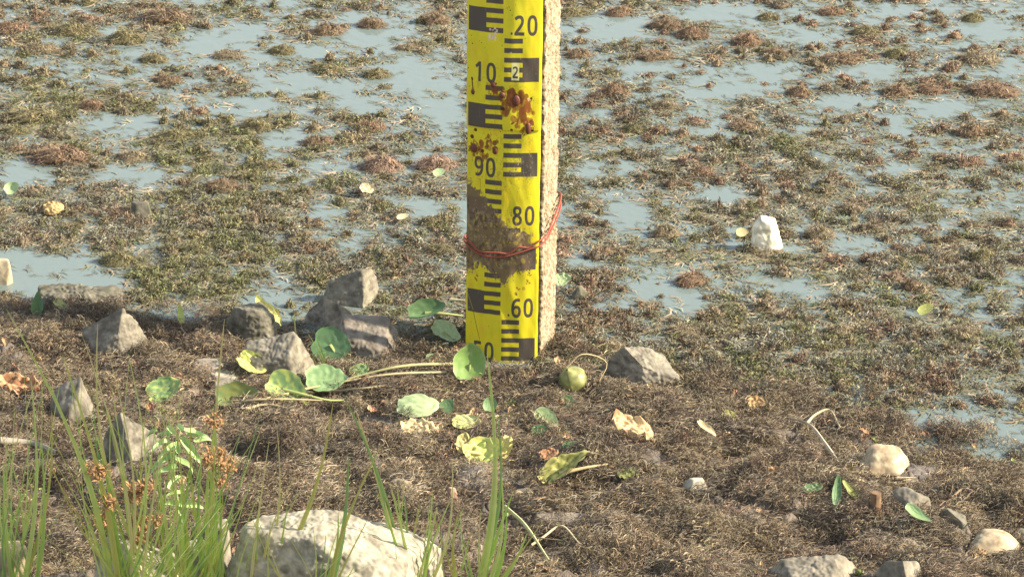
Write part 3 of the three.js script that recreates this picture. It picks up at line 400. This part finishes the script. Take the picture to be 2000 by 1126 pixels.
// ---------------------------------------------------------------- water weed
function ribbon(out, pts, w, side, col) {
  const n = pts.length, k = out.P.length / 3;
  for (let i = 0; i < n; i++) { const t = i / (n - 1), h = w * (.55 + .45 * Math.sin(Math.PI * (t * .8 + .15))) * .5 * (t > .95 ? .3 : 1), p = pts[i]; out.P.push(p[0] - side[0] * h, p[1] - side[1] * h, p[2] - side[2] * h, p[0] + side[0] * h, p[1] + side[1] * h, p[2] + side[2] * h); out.C.push(...col, ...col); }
  for (let i = 0; i < n - 1; i++) { const a = k + i * 2; out.I.push(a, a + 1, a + 2, a + 2, a + 1, a + 3); }
}
const built = (o) => { const g = new THREE.BufferGeometry(); g.setAttribute('position', new THREE.Float32BufferAttribute(o.P, 3)); g.setAttribute('color', new THREE.Float32BufferAttribute(o.C, 3)); g.setIndex(o.I); g.computeVertexNormals(); return g; };
function tuftGeo(seed, n, rad, len, hgt, w, flat) {      // curly strands on a little mound
  const R = rng(seed), o = { P: [], C: [], I: [] };
  for (let s = 0; s < n; s++) {
    const a = R() * 6.283, r = Math.sqrt(R()) * rad, x = Math.cos(a) * r, z = Math.sin(a) * r, y = hgt * Math.max(0, 1 - (r / rad) ** 2) * (.3 + .7 * R()), l = len * (.5 + .8 * R());
    let d = R() * 6.283, e = flat ? (R() - .3) * .5 : .2 + R() * 1.0; const bend = (R() - .5) * (flat ? 1.1 : 2.0), drop = flat ? -.25 : -.55 - R() * .5, pts = [[x, y, z]], b = flat ? .55 + .5 * R() + (R() < .06 ? .6 : 0) : .45 + .6 * R() + (R() < .1 ? .7 : 0), hue = (R() - .5) * .24;
    let q = [x, y, z]; const m = 4; for (let i = 0; i < m; i++) { const st = l / m; q = [q[0] + Math.cos(d) * Math.cos(e) * st, Math.max(-.006, q[1] + Math.sin(e) * st), q[2] + Math.sin(d) * Math.cos(e) * st]; pts.push(q); d += bend * .5; e += drop * .45; }
    const sa = R() * 6.283, sd = [Math.cos(sa) * .8, .5, Math.sin(sa) * .8]; ribbon(o, pts, w * (.6 + .8 * R()), sd, [b * (1 + hue), b, b * (1 - hue)]);
  }
  return built(o);
}
function clumpGeo(seed, n, len, w) {      // domed cushion of weed: matted body with short strands standing off it
  const R = rng(seed), o = { P: [], C: [], I: [] }, rg = 7, sg = 18, so = seed * 3.3, rad = (x, y, z) => .42 * (1 + .28 * N3(x * 1.6 + so, y * 1.6, z * 1.6) + .16 * N3b(x * 4 + so, y * 4, z * 4));
  const at = (th, e, k = 1) => { const x = Math.cos(th) * Math.cos(e), y = Math.sin(e), z = Math.sin(th) * Math.cos(e), r = rad(x, y, z) * k; return [x * r, y * r * 1.05 - .04, z * r]; };
  for (let j = 0; j <= rg; j++) for (let i = 0; i < sg; i++) { o.P.push(...at(i / sg * 6.2832, j / rg * 1.57, .93)); const b = .5 + .25 * R(); o.C.push(b, b, b); }
  for (let j = 0; j < rg; j++) for (let i = 0; i < sg; i++) { const a = j * sg + i, b = j * sg + (i + 1) % sg; o.I.push(a, a + sg, b, b, a + sg, b + sg); }
  for (let s = 0; s < n; s++) {
    const th = R() * 6.283, e = Math.asin(R()), p = at(th, e), q = at(th + (R() - .5) * .9, clamp(e + (R() - .45) * .7, -.1, 1.5), 1 + len * (.3 + .9 * R())), m = [(p[0] + q[0]) / 2 + (R() - .5) * .03, (p[1] + q[1]) / 2 + .02 + .04 * R(), (p[2] + q[2]) / 2 + (R() - .5) * .03], b = .5 + .6 * R() + (R() < .12 ? .7 : 0), hue = (R() - .5) * .2;
    ribbon(o, [p, m, q], w * (.6 + .8 * R()), [Math.cos(th + 1.57), R() - .5, Math.sin(th + 1.57)], [b * (1 + hue), b, b * (1 - hue)]);
  }
  return built(o);
}
// coverage of the shallows
const ell = (list) => list.map(([px, py, rx, ry]) => { const p = spot(px, py), m = p.t / F; return [p.x, p.z, rx * m, ry * m / .36]; });
const open = ell([[90, 540, 150, 52], [20, 520, 90, 40], [200, 560, 70, 26], [1880, 832, 120, 30], [415, 95, 75, 42], [280, 105, 45, 18], [720, 60, 90, 45], [800, 150, 85, 55], [860, 215, 60, 35], [600, 100, 50, 24], [560, 160, 90, 24], [480, 210, 80, 20], [1190, 55, 90, 35], [1400, 170, 90, 32], [1270, 130, 50, 20], [1420, 25, 110, 26], [1560, 70, 50, 30], [1930, 60, 70, 30], [1700, 140, 60, 20], [1830, 215, 60, 24], [1220, 420, 40, 40], [1140, 510, 40, 20], [1300, 560, 80, 34], [1340, 600, 60, 20], [1900, 840, 95, 30], [1960, 870, 70, 22], [1700, 830, 26, 14], [230, 245, 80, 22], [50, 335, 60, 28], [350, 610, 80, 22], [540, 600, 70, 40], [830, 405, 40, 24], [1500, 140, 70, 24], [560, 270, 60, 16], [660, 170, 60, 20], [480, 60, 50, 22], [700, 200, 60, 20], [1640, 200, 60, 18], [1540, 560, 60, 18], [1670, 480, 50, 22], [1400, 380, 60, 18], [1760, 330, 50, 16], [1980, 130, 40, 20], [1150, 330, 30, 20], [250, 340, 60, 14], [640, 330, 50, 14], [620, 420, 50, 14], [1740, 20, 60, 18], [920, 440, 30, 40]]);
const dense = ell([[80, 230, 110, 50], [110, 300, 120, 40], [340, 260, 60, 30], [200, 450, 250, 60], [480, 400, 200, 60], [350, 540, 180, 40], [600, 510, 200, 30], [800, 560, 120, 40], [860, 470, 60, 50], [1280, 740, 300, 40], [1500, 680, 400, 60], [1800, 700, 250, 50], [1330, 60, 80, 28], [1600, 440, 60, 40], [1420, 290, 200, 40], [1650, 340, 250, 50], [1200, 220, 100, 60], [300, 20, 110, 24], [40, 60, 80, 30], [150, 45, 70, 20]]);
const sum = (list, x, z) => { let s = 0; for (const [a, b, rx, rz] of list) { const q = ((x - a) / rx) ** 2 + ((z - b) / rz) ** 2; if (q < 5) s = Math.max(s, Math.exp(-(q ** 1.6))); } return s; };
const seeds = [], cell = new Map(), CS = .12, ck = (x, z) => Math.floor(x / CS) * 4096 + Math.floor(z / CS);
const addSeed = (x, z, r, col) => { seeds.push([x, z, r, col]); const k = ck(x, z); if (!cell.has(k)) cell.set(k, []); cell.get(k).push([x, z, r]); };
const nearSeed = (x, z) => { let m = 0; for (let i = -1; i < 2; i++) for (let j = -1; j < 2; j++) for (const [a, b, r] of cell.get(ck(x + i * CS, z + j * CS)) || []) { const q = ((x - a) ** 2 + ((z - b) * .8) ** 2) / (r * r); if (q < 3) m = Math.max(m, Math.exp(-q * 1.2)); } return m; };
function cover(x, z) {
  const s = z - shoreZ(x), n = .38 * N2(x * 4.2, z * 2.6) + .34 * N2b(x * 12, z * 7) + .62 * N2(x * 30 + 3, z * 17);
  const base = mix(-.26, .03, smooth(-2.2, -.3, s)) + mix(.26, .16, smooth(-.2, .3, x)) * smooth(-.45, 0, s) + .04;
  return clamp(base + .7 * n + .2 * sum(dense, x, z) + .6 * nearSeed(x, z) * (1 - .6 * sum(open, x, z)) - .6 * sum(open, x, z) - .5 * smooth(.5, .2, Math.hypot((x + .92) / .9, (z + .08) / .8)));
}
const pick = (R, list) => { let t = R(); for (const [w, c] of list) { if ((t -= w) <= 0) return c; } return list[0][1]; };
const WEEDM = vmat(.85, { transmission: .1, thickness: 0 });
const free = (x, z, k = .72) => { for (const [a, b, rx, rz] of foot) if (((x - a) / rx) ** 2 + ((z - b) / rz) ** 2 < k) return false; return true; };
{ const R = rng(808); for (let i = 0; i < 7500; i++) { const x = mix(-1.75, 1.75, R()), z = mix(-3, .5, R()), s = z - shoreZ(x), d = .5 + .15 * smooth(-2, -.3, s) + .35 * N2(x * 2 + 31, z * 2) + .3 * N2b(x * 6, z * 4) + .25 * sum(dense, x, z); if (s < 0 && (sum(open, x, z) < .3 || (R() < .12 && x > -.6)) && nearSeed(x, z) < .5 && R() < d) addSeed(x, z, .012 + .028 * R() ** 1.6); } }
const view = (x, z) => Math.abs(x) < 1.0 + (.9 - z) * .16 + .1;
function scatter(name, label, geos, R, count, region, accept, place, colour, fixed) {
  const lists = geos.map(() => []), cols = geos.map(() => []), M = new THREE.Matrix4(), Q = new THREE.Quaternion(), E = new THREE.Euler(), col = new THREE.Color();
  for (let i = 0; i < count; i++) {
    const at = fixed && fixed(), x = at ? at[0] : mix(region[0], region[1], R()), z = at ? at[1] : mix(region[2], region[3], R()); if (!view(x, z) || !accept(x, z, R) || !free(x, z)) continue;
    const k = Math.floor(R() * geos.length), { y, s, sy, tx = 0, tz = 0 } = place(x, z, R); Q.setFromEuler(E.set(tx, R() * 6.283, tz)); lists[k].push(new THREE.Matrix4().compose(new THREE.Vector3(x, y, z), Q, new THREE.Vector3(s, sy ?? s, s))); cols[k].push(colour(x, z, R));
  }
  const root = new THREE.Group(); root.name = name; root.userData = { kind: 'stuff', label }; let n = 0;
  geos.forEach((g, k) => { const m = new THREE.InstancedMesh(g, WEEDM, lists[k].length); lists[k].forEach((q, i) => { m.setMatrixAt(i, q); m.setColorAt(i, col.setRGB(...cols[k][i])); }); m.name = name + '_strands'; m.userData = { kind: 'stuff' }; m.castShadow = m.receiveShadow = true; root.add(m); n += lists[k].length; });
  scene.add(root); console.log(name, n);
}
const OLIVE = [.235, .205, .105], GREEN = [.21, .22, .10], BROWN = [.25, .19, .12], RUST = [.275, .18, .115], BUFF = [.44, .36, .25], GREYW = [.28, .27, .21], DKB = [.14, .105, .075];
const vary = (c, R, v = .3) => { const k = 1 + v * (R() - .5) * 2; return [c[0] * k, c[1] * k, c[2] * k]; };
const surf = (x, z) => Math.max(0, groundY(x, z));
const hueAt = (x, z) => N2b(x * 1.6 + 20, z * 1.3) * .6 + N2(x * 6, z * 5 + 8) * .55;
{
  const R = rng(101), low = []; for (let i = 0; i < 7; i++) low.push(tuftGeo(200 + i, 46, .012, .013, .011, .0015, false));
  const mid = []; for (let i = 0; i < 5; i++) { const g = clumpGeo(700 + i, 170, .4, .055); g.scale(.042, .034, .042); mid.push(g); }
  let si = 0; scatter('weed_cushions', 'small weed cushions scattered through the shallows', mid, rng(102), seeds.length, [0, 1, 0, 1], () => true, (x, z, r) => ({ y: surf(x, z) - .003, s: (.3 + .7 * r()) * seeds[si - 1][2] / .024, sy: (.35 + .7 * r()) * Math.min(1.3, seeds[si - 1][2] / .022) }), (x, z, r) => { const h = hueAt(x, z) + (x < -.05 ? .2 : -.2) + (r() - .5) * .6; return vary(h > .4 ? OLIVE : h > 0 ? [.25, .2, .12] : h > -.45 ? BROWN : RUST, r); }, () => seeds[si++]);
  scatter('water_weed', 'olive and brown water weed matted over the shallow water', low, R, 105000, [-1.75, 1.75, -3.0, .62], (x, z, r) => { const s = z - shoreZ(x); return s < .1 && r() < smooth(.15, .8, cover(x, z)) * smooth(.1, 0, s); },
    (x, z, r) => ({ y: surf(x, z) - .002, s: .65 + .6 * r(), sy: .6 + .9 * r() * (.5 + cover(x, z)) }),
    (x, z, r) => { const h = hueAt(x, z) + (x < -.05 ? .2 : -.08) + (r() - .5) * .7; return vary(h > .4 ? (r() < .5 ? GREEN : OLIVE) : h > .05 ? (r() < .45 ? OLIVE : r() < .7 ? GREYW : GREEN) : h > -.35 ? (r() < .4 ? BROWN : r() < .75 ? GREYW : OLIVE) : h > -.65 ? (r() < .6 ? BROWN : GREYW) : (r() < .5 ? RUST : BROWN), r, .4); });
  // loose bits floating between the mats
  const o = { P: [], C: [], I: [] }, R2 = rng(7); for (let i = 0; i < 5; i++) { const a = R2() * 6.3, d = .012 + .012 * R2(), x = (R2() - .5) * .03, z = (R2() - .5) * .03; ribbon(o, [[x, 0, z], [x + Math.cos(a) * d, .0015, z + Math.sin(a) * d], [x + Math.cos(a + .4) * d * 1.8, 0, z + Math.sin(a + .4) * d * 1.8]], .0035, [-Math.sin(a), .15, Math.cos(a)], [.8 + .4 * R2(), .9, .8]); }
  const bit = built(o);
  scatter('floating_fragments', 'loose grey green weed scraps floating on the shallow water', [bit], rng(55), 95000, [-1.75, 1.75, -3.0, .5], (x, z, r) => { const s = z - shoreZ(x); return s < .05 && (sum(open, x, z) < .6 || r() < .12) && r() < .09 + .75 * smooth(-.1, .45, cover(x, z)) * (.4 + .6 * smooth(-.2, .3, N2(x * 5 + 40, z * 5))); },
    (x, z, r) => ({ y: surf(x, z) + .0015, s: .5 + .8 * r() }), (x, z, r) => vary(pick(r, [[.4, [.17, .185, .125]], [.25, [.22, .2, .14]], [.25, [.12, .125, .08]], [.1, [.34, .32, .25]]]), r));
}
{ // dried weed felted over the bank
  const R = rng(303), fl = []; for (let i = 0; i < 7; i++) fl.push(tuftGeo(400 + i, 190, .034, .016, .011, .00095, true));
  const acc = (x, z, r) => { const s = z - shoreZ(x); return s > mix(-.28, -.1, smooth(-.1, .3, x)) && groundY(x, z) > -.006 && sum(open, x, z) < .3 && r() < smooth(-.28, .05, s) * (.08 + .62 * smooth(-.1, .55, .9 * N2(x * 3 + 50, z * 3.4) + .8 * N2b(x * 10, z * 10) + .25 * smooth(.5, 0, s))); };
  scatter('dried_weed', 'dried brown weed felted over the muddy bank', fl, R, 44000, [-1.35, 1.4, -.55, 1.25], acc, (x, z, r) => ({ y: groundY(x, z) < -.004 ? 0 : groundY(x, z) + .001, s: .6 + .7 * r(), sy: .5 + 1.3 * r(), tx: (r() - .5) * .4, tz: (r() - .5) * .4 }),
    (x, z, r) => { const h = hueAt(x + 5, z) + (r() - .5) * .8; return vary(h > .55 ? BUFF : h > .2 ? [.25, .19, .12] : h > -.3 ? [.25, .2, .14] : h > -.6 ? DKB : [.25, .185, .125], r); });
  const tall = []; for (let i = 0; i < 5; i++) tall.push(tuftGeo(500 + i, 230, .03, .013, .022, .00095, false));
  scatter('brown_moss', 'brown mossy root tufts on the bank', tall, rng(304), 11000, [-1.35, 1.4, -.3, 1.25], (x, z, r) => { const s = z - shoreZ(x); return s > -.12 && r() < .12 + .88 * smooth(.05, .5, N2(x * 4 + 9, z * 5) + .4 * N2b(x * 11, z * 11)); },
    (x, z, r) => ({ y: surf(x, z) - .002, s: .6 + .8 * r(), sy: .5 + 1.2 * r() }), (x, z, r) => vary(pick(r, [[.4, [.25, .2, .13]], [.25, [.27, .21, .13]], [.2, [.22, .15, .10]], [.15, DKB]]), r));
}
{ // leaf crumbs and shell chips strewn over the bank
  const bits = []; for (let i = 0; i < 5; i++) { const g = leafGeo(900 + i, .022, .012 + .004 * i / 4, { c: [1, .95, .85], e: [.8, .7, .55], wave: .5, cup: .3, curl: -.3 }); bits.push(g); }
  scatter('leaf_litter', 'small crumbs of dead leaf strewn over the bank', bits, rng(404), 3600, [-1.35, 1.4, -.25, 1.25], (x, z, r) => { const s = z - shoreZ(x); return s > -.1 && r() < .25 + .4 * smooth(0, .5, N2(x * 4 + 90, z * 4)) + .5 * smooth(.45, .15, Math.hypot((x + .2) * .7, (z - .22) * 1.3)); },
    (x, z, r) => ({ y: surf(x, z) + .009, s: .35 + .8 * r() ** 2 + 1.0 * r() ** 3 * smooth(.5, .2, Math.hypot((x + .2) * .7, (z - .22) * 1.3)), tx: (r() - .5) * 1.4, tz: (r() - .5) * 1.4 }), (x, z, r) => vary(pick(r, [[.3, [.5, .36, .22]], [.2, [.42, .24, .17]], [.14, [.26, .32, .12]], [.12, [.62, .54, .38]], [.24, [.2, .13, .09]]]), r));
}
// prominent tufts: one thing each
{
  const shapes = []; for (let i = 0; i < 6; i++) shapes.push(clumpGeo(600 + i, 950, .22, .017));
  const cm = { r: [[.275, .18, .11], [.25, .175, .105]], o: [[.235, .2, .10], [.215, .19, .09]], t: [[.31, .25, .16], [.28, .225, .14]], p: [[.33, .225, .16], [.31, .21, .145]] };
  const mats = {}; for (const k in cm) mats[k] = cm[k].map((c) => vmat(.85, { color: lin(...c), transmission: .1, thickness: 0 }));
  const seenAt = new Map(), ORD = ['first', 'second', 'third', 'fourth', 'fifth', 'sixth', 'seventh', 'eighth'], row = (y) => y < 62 ? 'along the top edge' : y < 132 ? 'just below the top edge' : y < 215 ? 'in the upper third' : y < 330 ? 'level with figure 90' : y < 460 ? 'level with figure 80' : 'between cord and gauge foot';
  const R = rng(77), say = { r: 'rusty brown', o: 'olive green', t: 'buff brown', p: 'pinkish brown' };
  const TUFTS = [
    [20, 48, 90, 44, 'r'], [75, 88, 80, 38, 't'], [140, 52, 100, 40, 'o'], [245, 66, 80, 48, 'o'], [325, 26, 105, 52, 'r'], [300, 108, 60, 36, 'o'], [325, 150, 60, 32, 'r'], [445, 102, 64, 30, 't'], [550, 92, 52, 36, 'o'], [640, 52, 70, 40, 'r'], [725, 40, 60, 36, 'r'], [850, 30, 62, 48, 'r'], [735, 138, 60, 36, 'o'], [640, 128, 70, 30, 'o'], [795, 88, 50, 24, 't'],
    [60, 218, 120, 50, 'o'], [120, 296, 120, 58, 'r'], [345, 258, 84, 40, 'o'], [500, 238, 70, 42, 'o'], [720, 240, 70, 40, 'r'], [430, 356, 74, 46, 'r'], [180, 200, 60, 36, 'r'], [30, 250, 60, 34, 'o'], [260, 300, 70, 34, 't'], [520, 318, 60, 34, 'o'], [845, 428, 60, 36, 'o'], [620, 270, 70, 34, 'r'], [860, 480, 64, 40, 'o'], [230, 500, 80, 44, 'o'], [380, 478, 70, 40, 'o'], [400, 632, 62, 36, 'r'],
    [1120, 18, 70, 32, 'o'], [1210, 18, 62, 32, 'r'], [1300, 42, 70, 40, 'r'], [1352, 58, 70, 42, 'r'], [1280, 102, 80, 34, 'r'], [1130, 100, 60, 32, 'r'], [1515, 98, 56, 32, 'r'], [1500, 28, 44, 30, 'o'], [1625, 18, 60, 28, 'r'], [1690, 55, 60, 36, 'o'], [1750, 100, 52, 34, 'o'], [1755, 170, 62, 42, 'r'], [1820, 168, 56, 36, 'r'], [1640, 108, 90, 36, 'r'], [1560, 174, 52, 38, 'r'], [1200, 170, 60, 46, 'r'], [1910, 106, 90, 44, 't'], [1900, 30, 50, 30, 'o'], [1180, 485, 56, 34, 'r'], [1920, 494, 60, 44, 'o'], [1780, 550, 42, 50, 'r'], [1600, 446, 64, 56, 't'], [1370, 328, 54, 36, 'r'], [1300, 200, 56, 34, 't'], [1240, 246, 60, 34, 'o'], [1660, 400, 60, 36, 't'], [1900, 310, 50, 32, 'r'], [1450, 240, 60, 34, 'r'], [1640, 640, 70, 36, 't'], [1880, 640, 70, 36, 't'], [1340, 640, 80, 40, 't'],
    [745, 314, 84, 52, 'p', 'round pinkish brown weed tuft, left one of the pair beside the gauge'], [850, 312, 84, 50, 'p', 'round pinkish brown weed tuft touching the left of the gauge'], [1460, 72, 62, 48, 'r', 'compact round rusty tuft alone in open water upper right of the gauge'], [1940, 168, 105, 46, 'r', 'wide rusty tuft with ragged top near the right edge'], [1900, 248, 76, 46, 'r', 'dense round rusty tuft below the wide ragged one at right'], [1350, 540, 62, 44, 'r', 'dark topped rusty tuft in the pool left below the white chunk'], [1300, 446, 62, 44, 't', 'buff brown domed tuft midway between the post and white chunk'], [1505, 490, 70, 20, 't', 'low brown weed rim at the foot of the white chunk'], [1190, 668, 80, 40, 't', 'straw coloured tuft right beside the foot of the post'], [450, 920, 120, 60, 'r', 'wide rusty moss cushion above the pale boulder']];
  TUFTS.sort((a, b) => a[0] - b[0]);
  const key = (q) => q[4] + (q[0] < 980) + row(q[1]), nth = (k, side, r) => { const id = k + (side === 'left') + r, n = seenAt.get(id) || 0, all = TUFTS.filter((q) => !q[5] && key(q) === id).length; seenAt.set(id, n + 1); return all === 1 ? `${say[k]} weed tuft ${r} ${side} of the gauge` : `${say[k]} weed tuft, ${ORD[n]} from left ${r} ${side} of the gauge`; };
  for (const [px, py, w, h, k, own] of TUFTS) {
    const p = spot(px, py + h * .28), m = p.t / F, R0 = R(), g = new THREE.Mesh(shapes[Math.floor(R0 * 6)], mats[k][Math.floor(R() * 2)]);
    g.scale.set(w * m * 1.12, Math.min(.08, h * m * 1.0), h * m / .36 * .55 < w * m ? Math.max(w * m * .75, h * m / .36 * .5) : w * m * .9); g.position.copy(p); g.position.y -= .003; g.rotation.y = (R() - .5) * .5 + (R() < .5 ? Math.PI : 0);
    const side = px < 980 ? 'left' : 'right'; thing(g, 'weed_tuft', own || nth(k, side, row(py)), 'weed', own ? undefined : `${say[k]} weed tufts ${side} of the gauge`);
  }
}

// ---------------------------------------------------------------- sedges, grass and a herb in front
const bladeM = [[.38, .55, .13], [.52, .62, .2], [.26, .42, .14], [.5, .5, .14], [.62, .58, .26]].map((c) => new THREE.MeshPhysicalMaterial({ color: lin(...c), roughness: .45, side: THREE.DoubleSide, transmission: .25, thickness: 0 }));
function bladeGeo(base, tip, bow, w) {      // channelled tapering blade
  const n = 14, P = [], I = [], d = tip.clone().sub(base), L = d.length(), sd = new THREE.Vector3(1, 0, .35).normalize(), a = new THREE.Vector3();
  for (let i = 0; i <= n; i++) { const t = i / n; a.copy(base).addScaledVector(d, t); a.x += bow[0] * Math.sin(Math.PI * t) * L; a.y += bow[1] * Math.sin(Math.PI * t) * L; a.z += bow[2] * Math.sin(Math.PI * t) * L; const h = w * .5 * Math.pow(1 - t, .4) * (.75 + .5 * Math.sin(Math.PI * Math.min(1, t * 1.3 + .1))) + .0003;
    P.push(a.x - sd.x * h, a.y, a.z - sd.z * h, a.x, a.y, a.z - h * .7, a.x + sd.x * h, a.y, a.z + sd.z * h); }
  for (let i = 0; i < n; i++) { const k = i * 3; I.push(k, k + 1, k + 3, k + 3, k + 1, k + 4, k + 1, k + 2, k + 4, k + 4, k + 2, k + 5); }
  const g = new THREE.BufferGeometry(); g.setAttribute('position', new THREE.Float32BufferAttribute(P, 3)); g.setIndex(I); g.computeVertexNormals(); return g;
}
const onRay = (px, py, z) => { const d = fwd.clone().addScaledVector(up, -(py - 563) / F); d.x = (px - 1000) / F; return CAM.clone().addScaledVector(d, (z - CAM.z) / d.z); };
const headGeo = (() => { const R = rng(9), o = { P: [], C: [], I: [] }; for (let s = 0; s < 150; s++) { const a = R() * 6.283, e = (R() - .25) * 1.6, l = .004 + .008 * R(), c = [(R() - .5) * .026, (R() - .4) * .02, (R() - .5) * .026], q = [c[0] + Math.cos(a) * Math.cos(e) * l, c[1] + Math.sin(e) * l, c[2] + Math.sin(a) * Math.cos(e) * l], b = .6 + .7 * R(); ribbon(o, [c, [(c[0] + q[0]) / 2, (c[1] + q[1]) / 2 + .001, (c[2] + q[2]) / 2], q], .0028, [-Math.sin(a), .4, Math.cos(a)], [b, b, b * .9]); } return built(o); })();
const HEADM = vmat(.85, { color: lin(.37, .21, .1), transmission: .1, thickness: 0 });
// each plant: root on the picture plane (may lie below the frame), blades as tips [px, py, width mm, colour], heads
function plant(name, label, cat, root, tips, seed, fill = 0, fx = 90, fy = [120, 330], heads = [], group) {
  const R = rng(seed), b = spot(root[0], root[1]), g = new THREE.Group(); b.y = groundY(b.x, b.z); g.position.copy(b);
  const put = (tipPx, tipPy, w, ci, dx, z) => { const tp = onRay(tipPx, tipPy, z).sub(b), bs = new THREE.Vector3(dx, -.01, (R() - .5) * .03); part('blade', bladeGeo(bs, tp, [(R() - .5) * .16, 0, (R() - .5) * .14], w * 1.25 / 1000), bladeM[ci], g); };
  for (const [x, y, w = 5, ci = 0] of tips) put(x, y, w * 1.15, ci, (R() - .5) * .035 + (x - root[0]) * .00008, b.z + (R() - .5) * .08);
  for (let i = 0; i < fill; i++) put(root[0] + (R() - .5) * 2 * fx, root[1] - mix(fy[0], fy[1], R() ** 1.3), 1.3 + R() * 1.5, R() < .5 ? 1 : Math.floor(R() * 5), (R() - .5) * .07, b.z + (R() - .5) * .12);
  for (const [x, y, s = 1] of heads) { const p = onRay(x, y, b.z + (R() - .5) * .06).sub(b), m = part('seed_head', headGeo, HEADM, g); m.position.copy(p); m.scale.setScalar(s * .8); m.rotation.y = R() * 6; part('stalk', bladeGeo(new THREE.Vector3((R() - .5) * .04, -.01, 0), p, [(R() - .5) * .06, 0, 0], .003), bladeM[R() < .5 ? 0 : 3], g); }
  return thing(g, name, label, cat, group);
}
plant('sedge_clump', 'loose sedge blades at the far left bottom corner', 'sedge', [40, 1170], [[20, 880, 5], [60, 740, 5, 1], [5, 900, 4, 1], [100, 800, 4, 3], [80, 860, 5]], 31, 26, 130, [120, 460]);
plant('sedge_clump', 'sedge clump with two very long blades leaning to upper left', 'sedge', [250, 1180], [[12, 604, 7, 1], [120, 690, 7, 3], [95, 745, 5, 1], [190, 850, 6], [215, 700, 3, 4], [250, 690, 3, 1], [160, 655, 3, 4]], 32, 40, 190, [140, 480], [[188, 925, 1.3], [205, 1018, 1.5], [212, 985, 1.1]]);
plant('sedge_clump', 'dense sedge clump with rusty seed heads in front of the pale grey rock', 'sedge', [330, 1175], [[190, 632, 4, 4], [285, 870, 5], [300, 900, 5, 1], [340, 880, 4]], 33, 36, 180, [120, 440], [[258, 968, 1.5], [285, 955, 1.2], [272, 1028, 1.5], [302, 1020, 1], [275, 1050, 1.3]]);
plant('sedge_clump', 'upright sedge clump with a tall thin stem left of the boulder', 'sedge', [408, 1175], [[438, 622, 5, 4], [424, 800, 5, 1], [372, 820, 4, 3], [395, 880, 6], [375, 900, 6], [430, 960, 4, 1]], 34, 24, 110, [140, 400], [[428, 905, 1.6], [410, 898, 1.3], [420, 828, 1.2], [445, 915, 1.3], [435, 945, 1]]);
plant('sedge_clump', 'sparse olive stalks crossing in front of the pale boulder', 'sedge', [500, 1190], [[650, 788, 6, 3], [540, 830, 3, 4], [575, 930, 3, 4], [560, 990, 4, 0], [525, 860, 3, 4]], 35, 10, 110, [100, 240]);
plant('sedge_clump', 'few slanting olive blades before the middle of the boulder', 'sedge', [605, 1190], [[745, 868, 5, 3], [680, 890, 7, 2], [660, 1000, 4, 0], [720, 1010, 3, 3]], 36, 12, 120, [80, 200]);
plant('sedge_clump', 'green grass tuft before the right end of the boulder', 'sedge', [800, 1180], [[672, 772, 7, 2], [695, 800, 6, 4], [735, 955, 5], [762, 945, 5, 1], [775, 950, 4], [790, 965, 5, 2], [845, 960, 4, 1], [868, 1000, 4], [820, 985, 4, 3], [883, 900, 3, 4]], 37, 22, 120, [100, 240]);
plant('sedge_clump', 'bright green grass tuft with one tall stem below the gauge', 'sedge', [915, 1175], [[951, 688, 8, 1], [972, 812, 5, 2], [1002, 960, 6, 0], [990, 1000, 6, 0], [960, 960, 7, 2], [1030, 1040, 5, 0], [980, 930, 4, 1], [895, 1000, 4, 3], [1062, 1015, 3, 3]], 38, 16, 80, [60, 200]);
plant('grass_sprig', 'thin pale grass sprig in front of the round dark leaf', 'grass', [640, 735], [[574, 608, 4, 4], [602, 652, 4, 1], [618, 662, 4, 1], [610, 690, 4, 0], [632, 690, 3, 1]], 39);
{ // pale leafy herb among the sedge
  const b = spot(362, 1075), R = rng(91), g = new THREE.Group(); b.y = groundY(b.x, b.z); g.position.copy(b);
  const path = [[362, 1075], [350, 1000], [340, 930], [345, 870], [352, 838]].map(([x, y]) => onRay(x, y, b.z).sub(b)); part('stem', tint(tube(path, .0026, 20), [.36, .5, .18], 2), LEAFM, g);
  for (const [x, y, a] of [[352, 838, 90], [335, 842, 150], [370, 845, 20], [380, 852, -10], [325, 850, 170], [318, 868, 200], [335, 875, 210], [365, 868, -30], [372, 885, -40], [322, 900, 190], [330, 915, 200], [355, 905, -30], [340, 945, 40], [345, 965, 200], [338, 985, 180], [362, 985, -20], [355, 1000, -40], [348, 880, 80], [300, 845, 170], [390, 860, 0]]) { const lg = leafGeo(x + y, .030, .011, { c: [.36, .5, .2], e: [.52, .66, .36], point: .6, fold: .3, curl: -.3 }), m = part('leaf', lg, LEAFM, g); m.position.copy(onRay(x, y, b.z + (R() - .5) * .03).sub(b)); m.rotation.set(.3 + .8 * R(), a * Math.PI / 180 + (R() - .5) * 1.2, (R() - .5) * 1.2, 'XYZ'); m.scale.setScalar(.7 + .6 * R()); }
  thing(g, 'leafy_herb', 'pale green small leaved herb growing among the left sedges', 'herb');
}
{ // dry stalk arching over the boulder
  const pts = [[432, 1112], [455, 1090], [500, 1081], [580, 1088], [650, 1100], [720, 1130], [760, 1150]].map(([x, y]) => onRay(x, y, 1.1)); pts[0].y = groundY(pts[0].x, pts[0].z); const e = pts[pts.length - 1]; e.y = Math.max(e.y, groundY(e.x, e.z));
  const m = new THREE.Mesh(tint(tube(pts, .003, 40), SB, 5), DRYM); thing(m, 'dry_stalk', 'straw coloured stalk arching across the front of the boulder', 'stalk');
}
renderer.render(scene, camera);
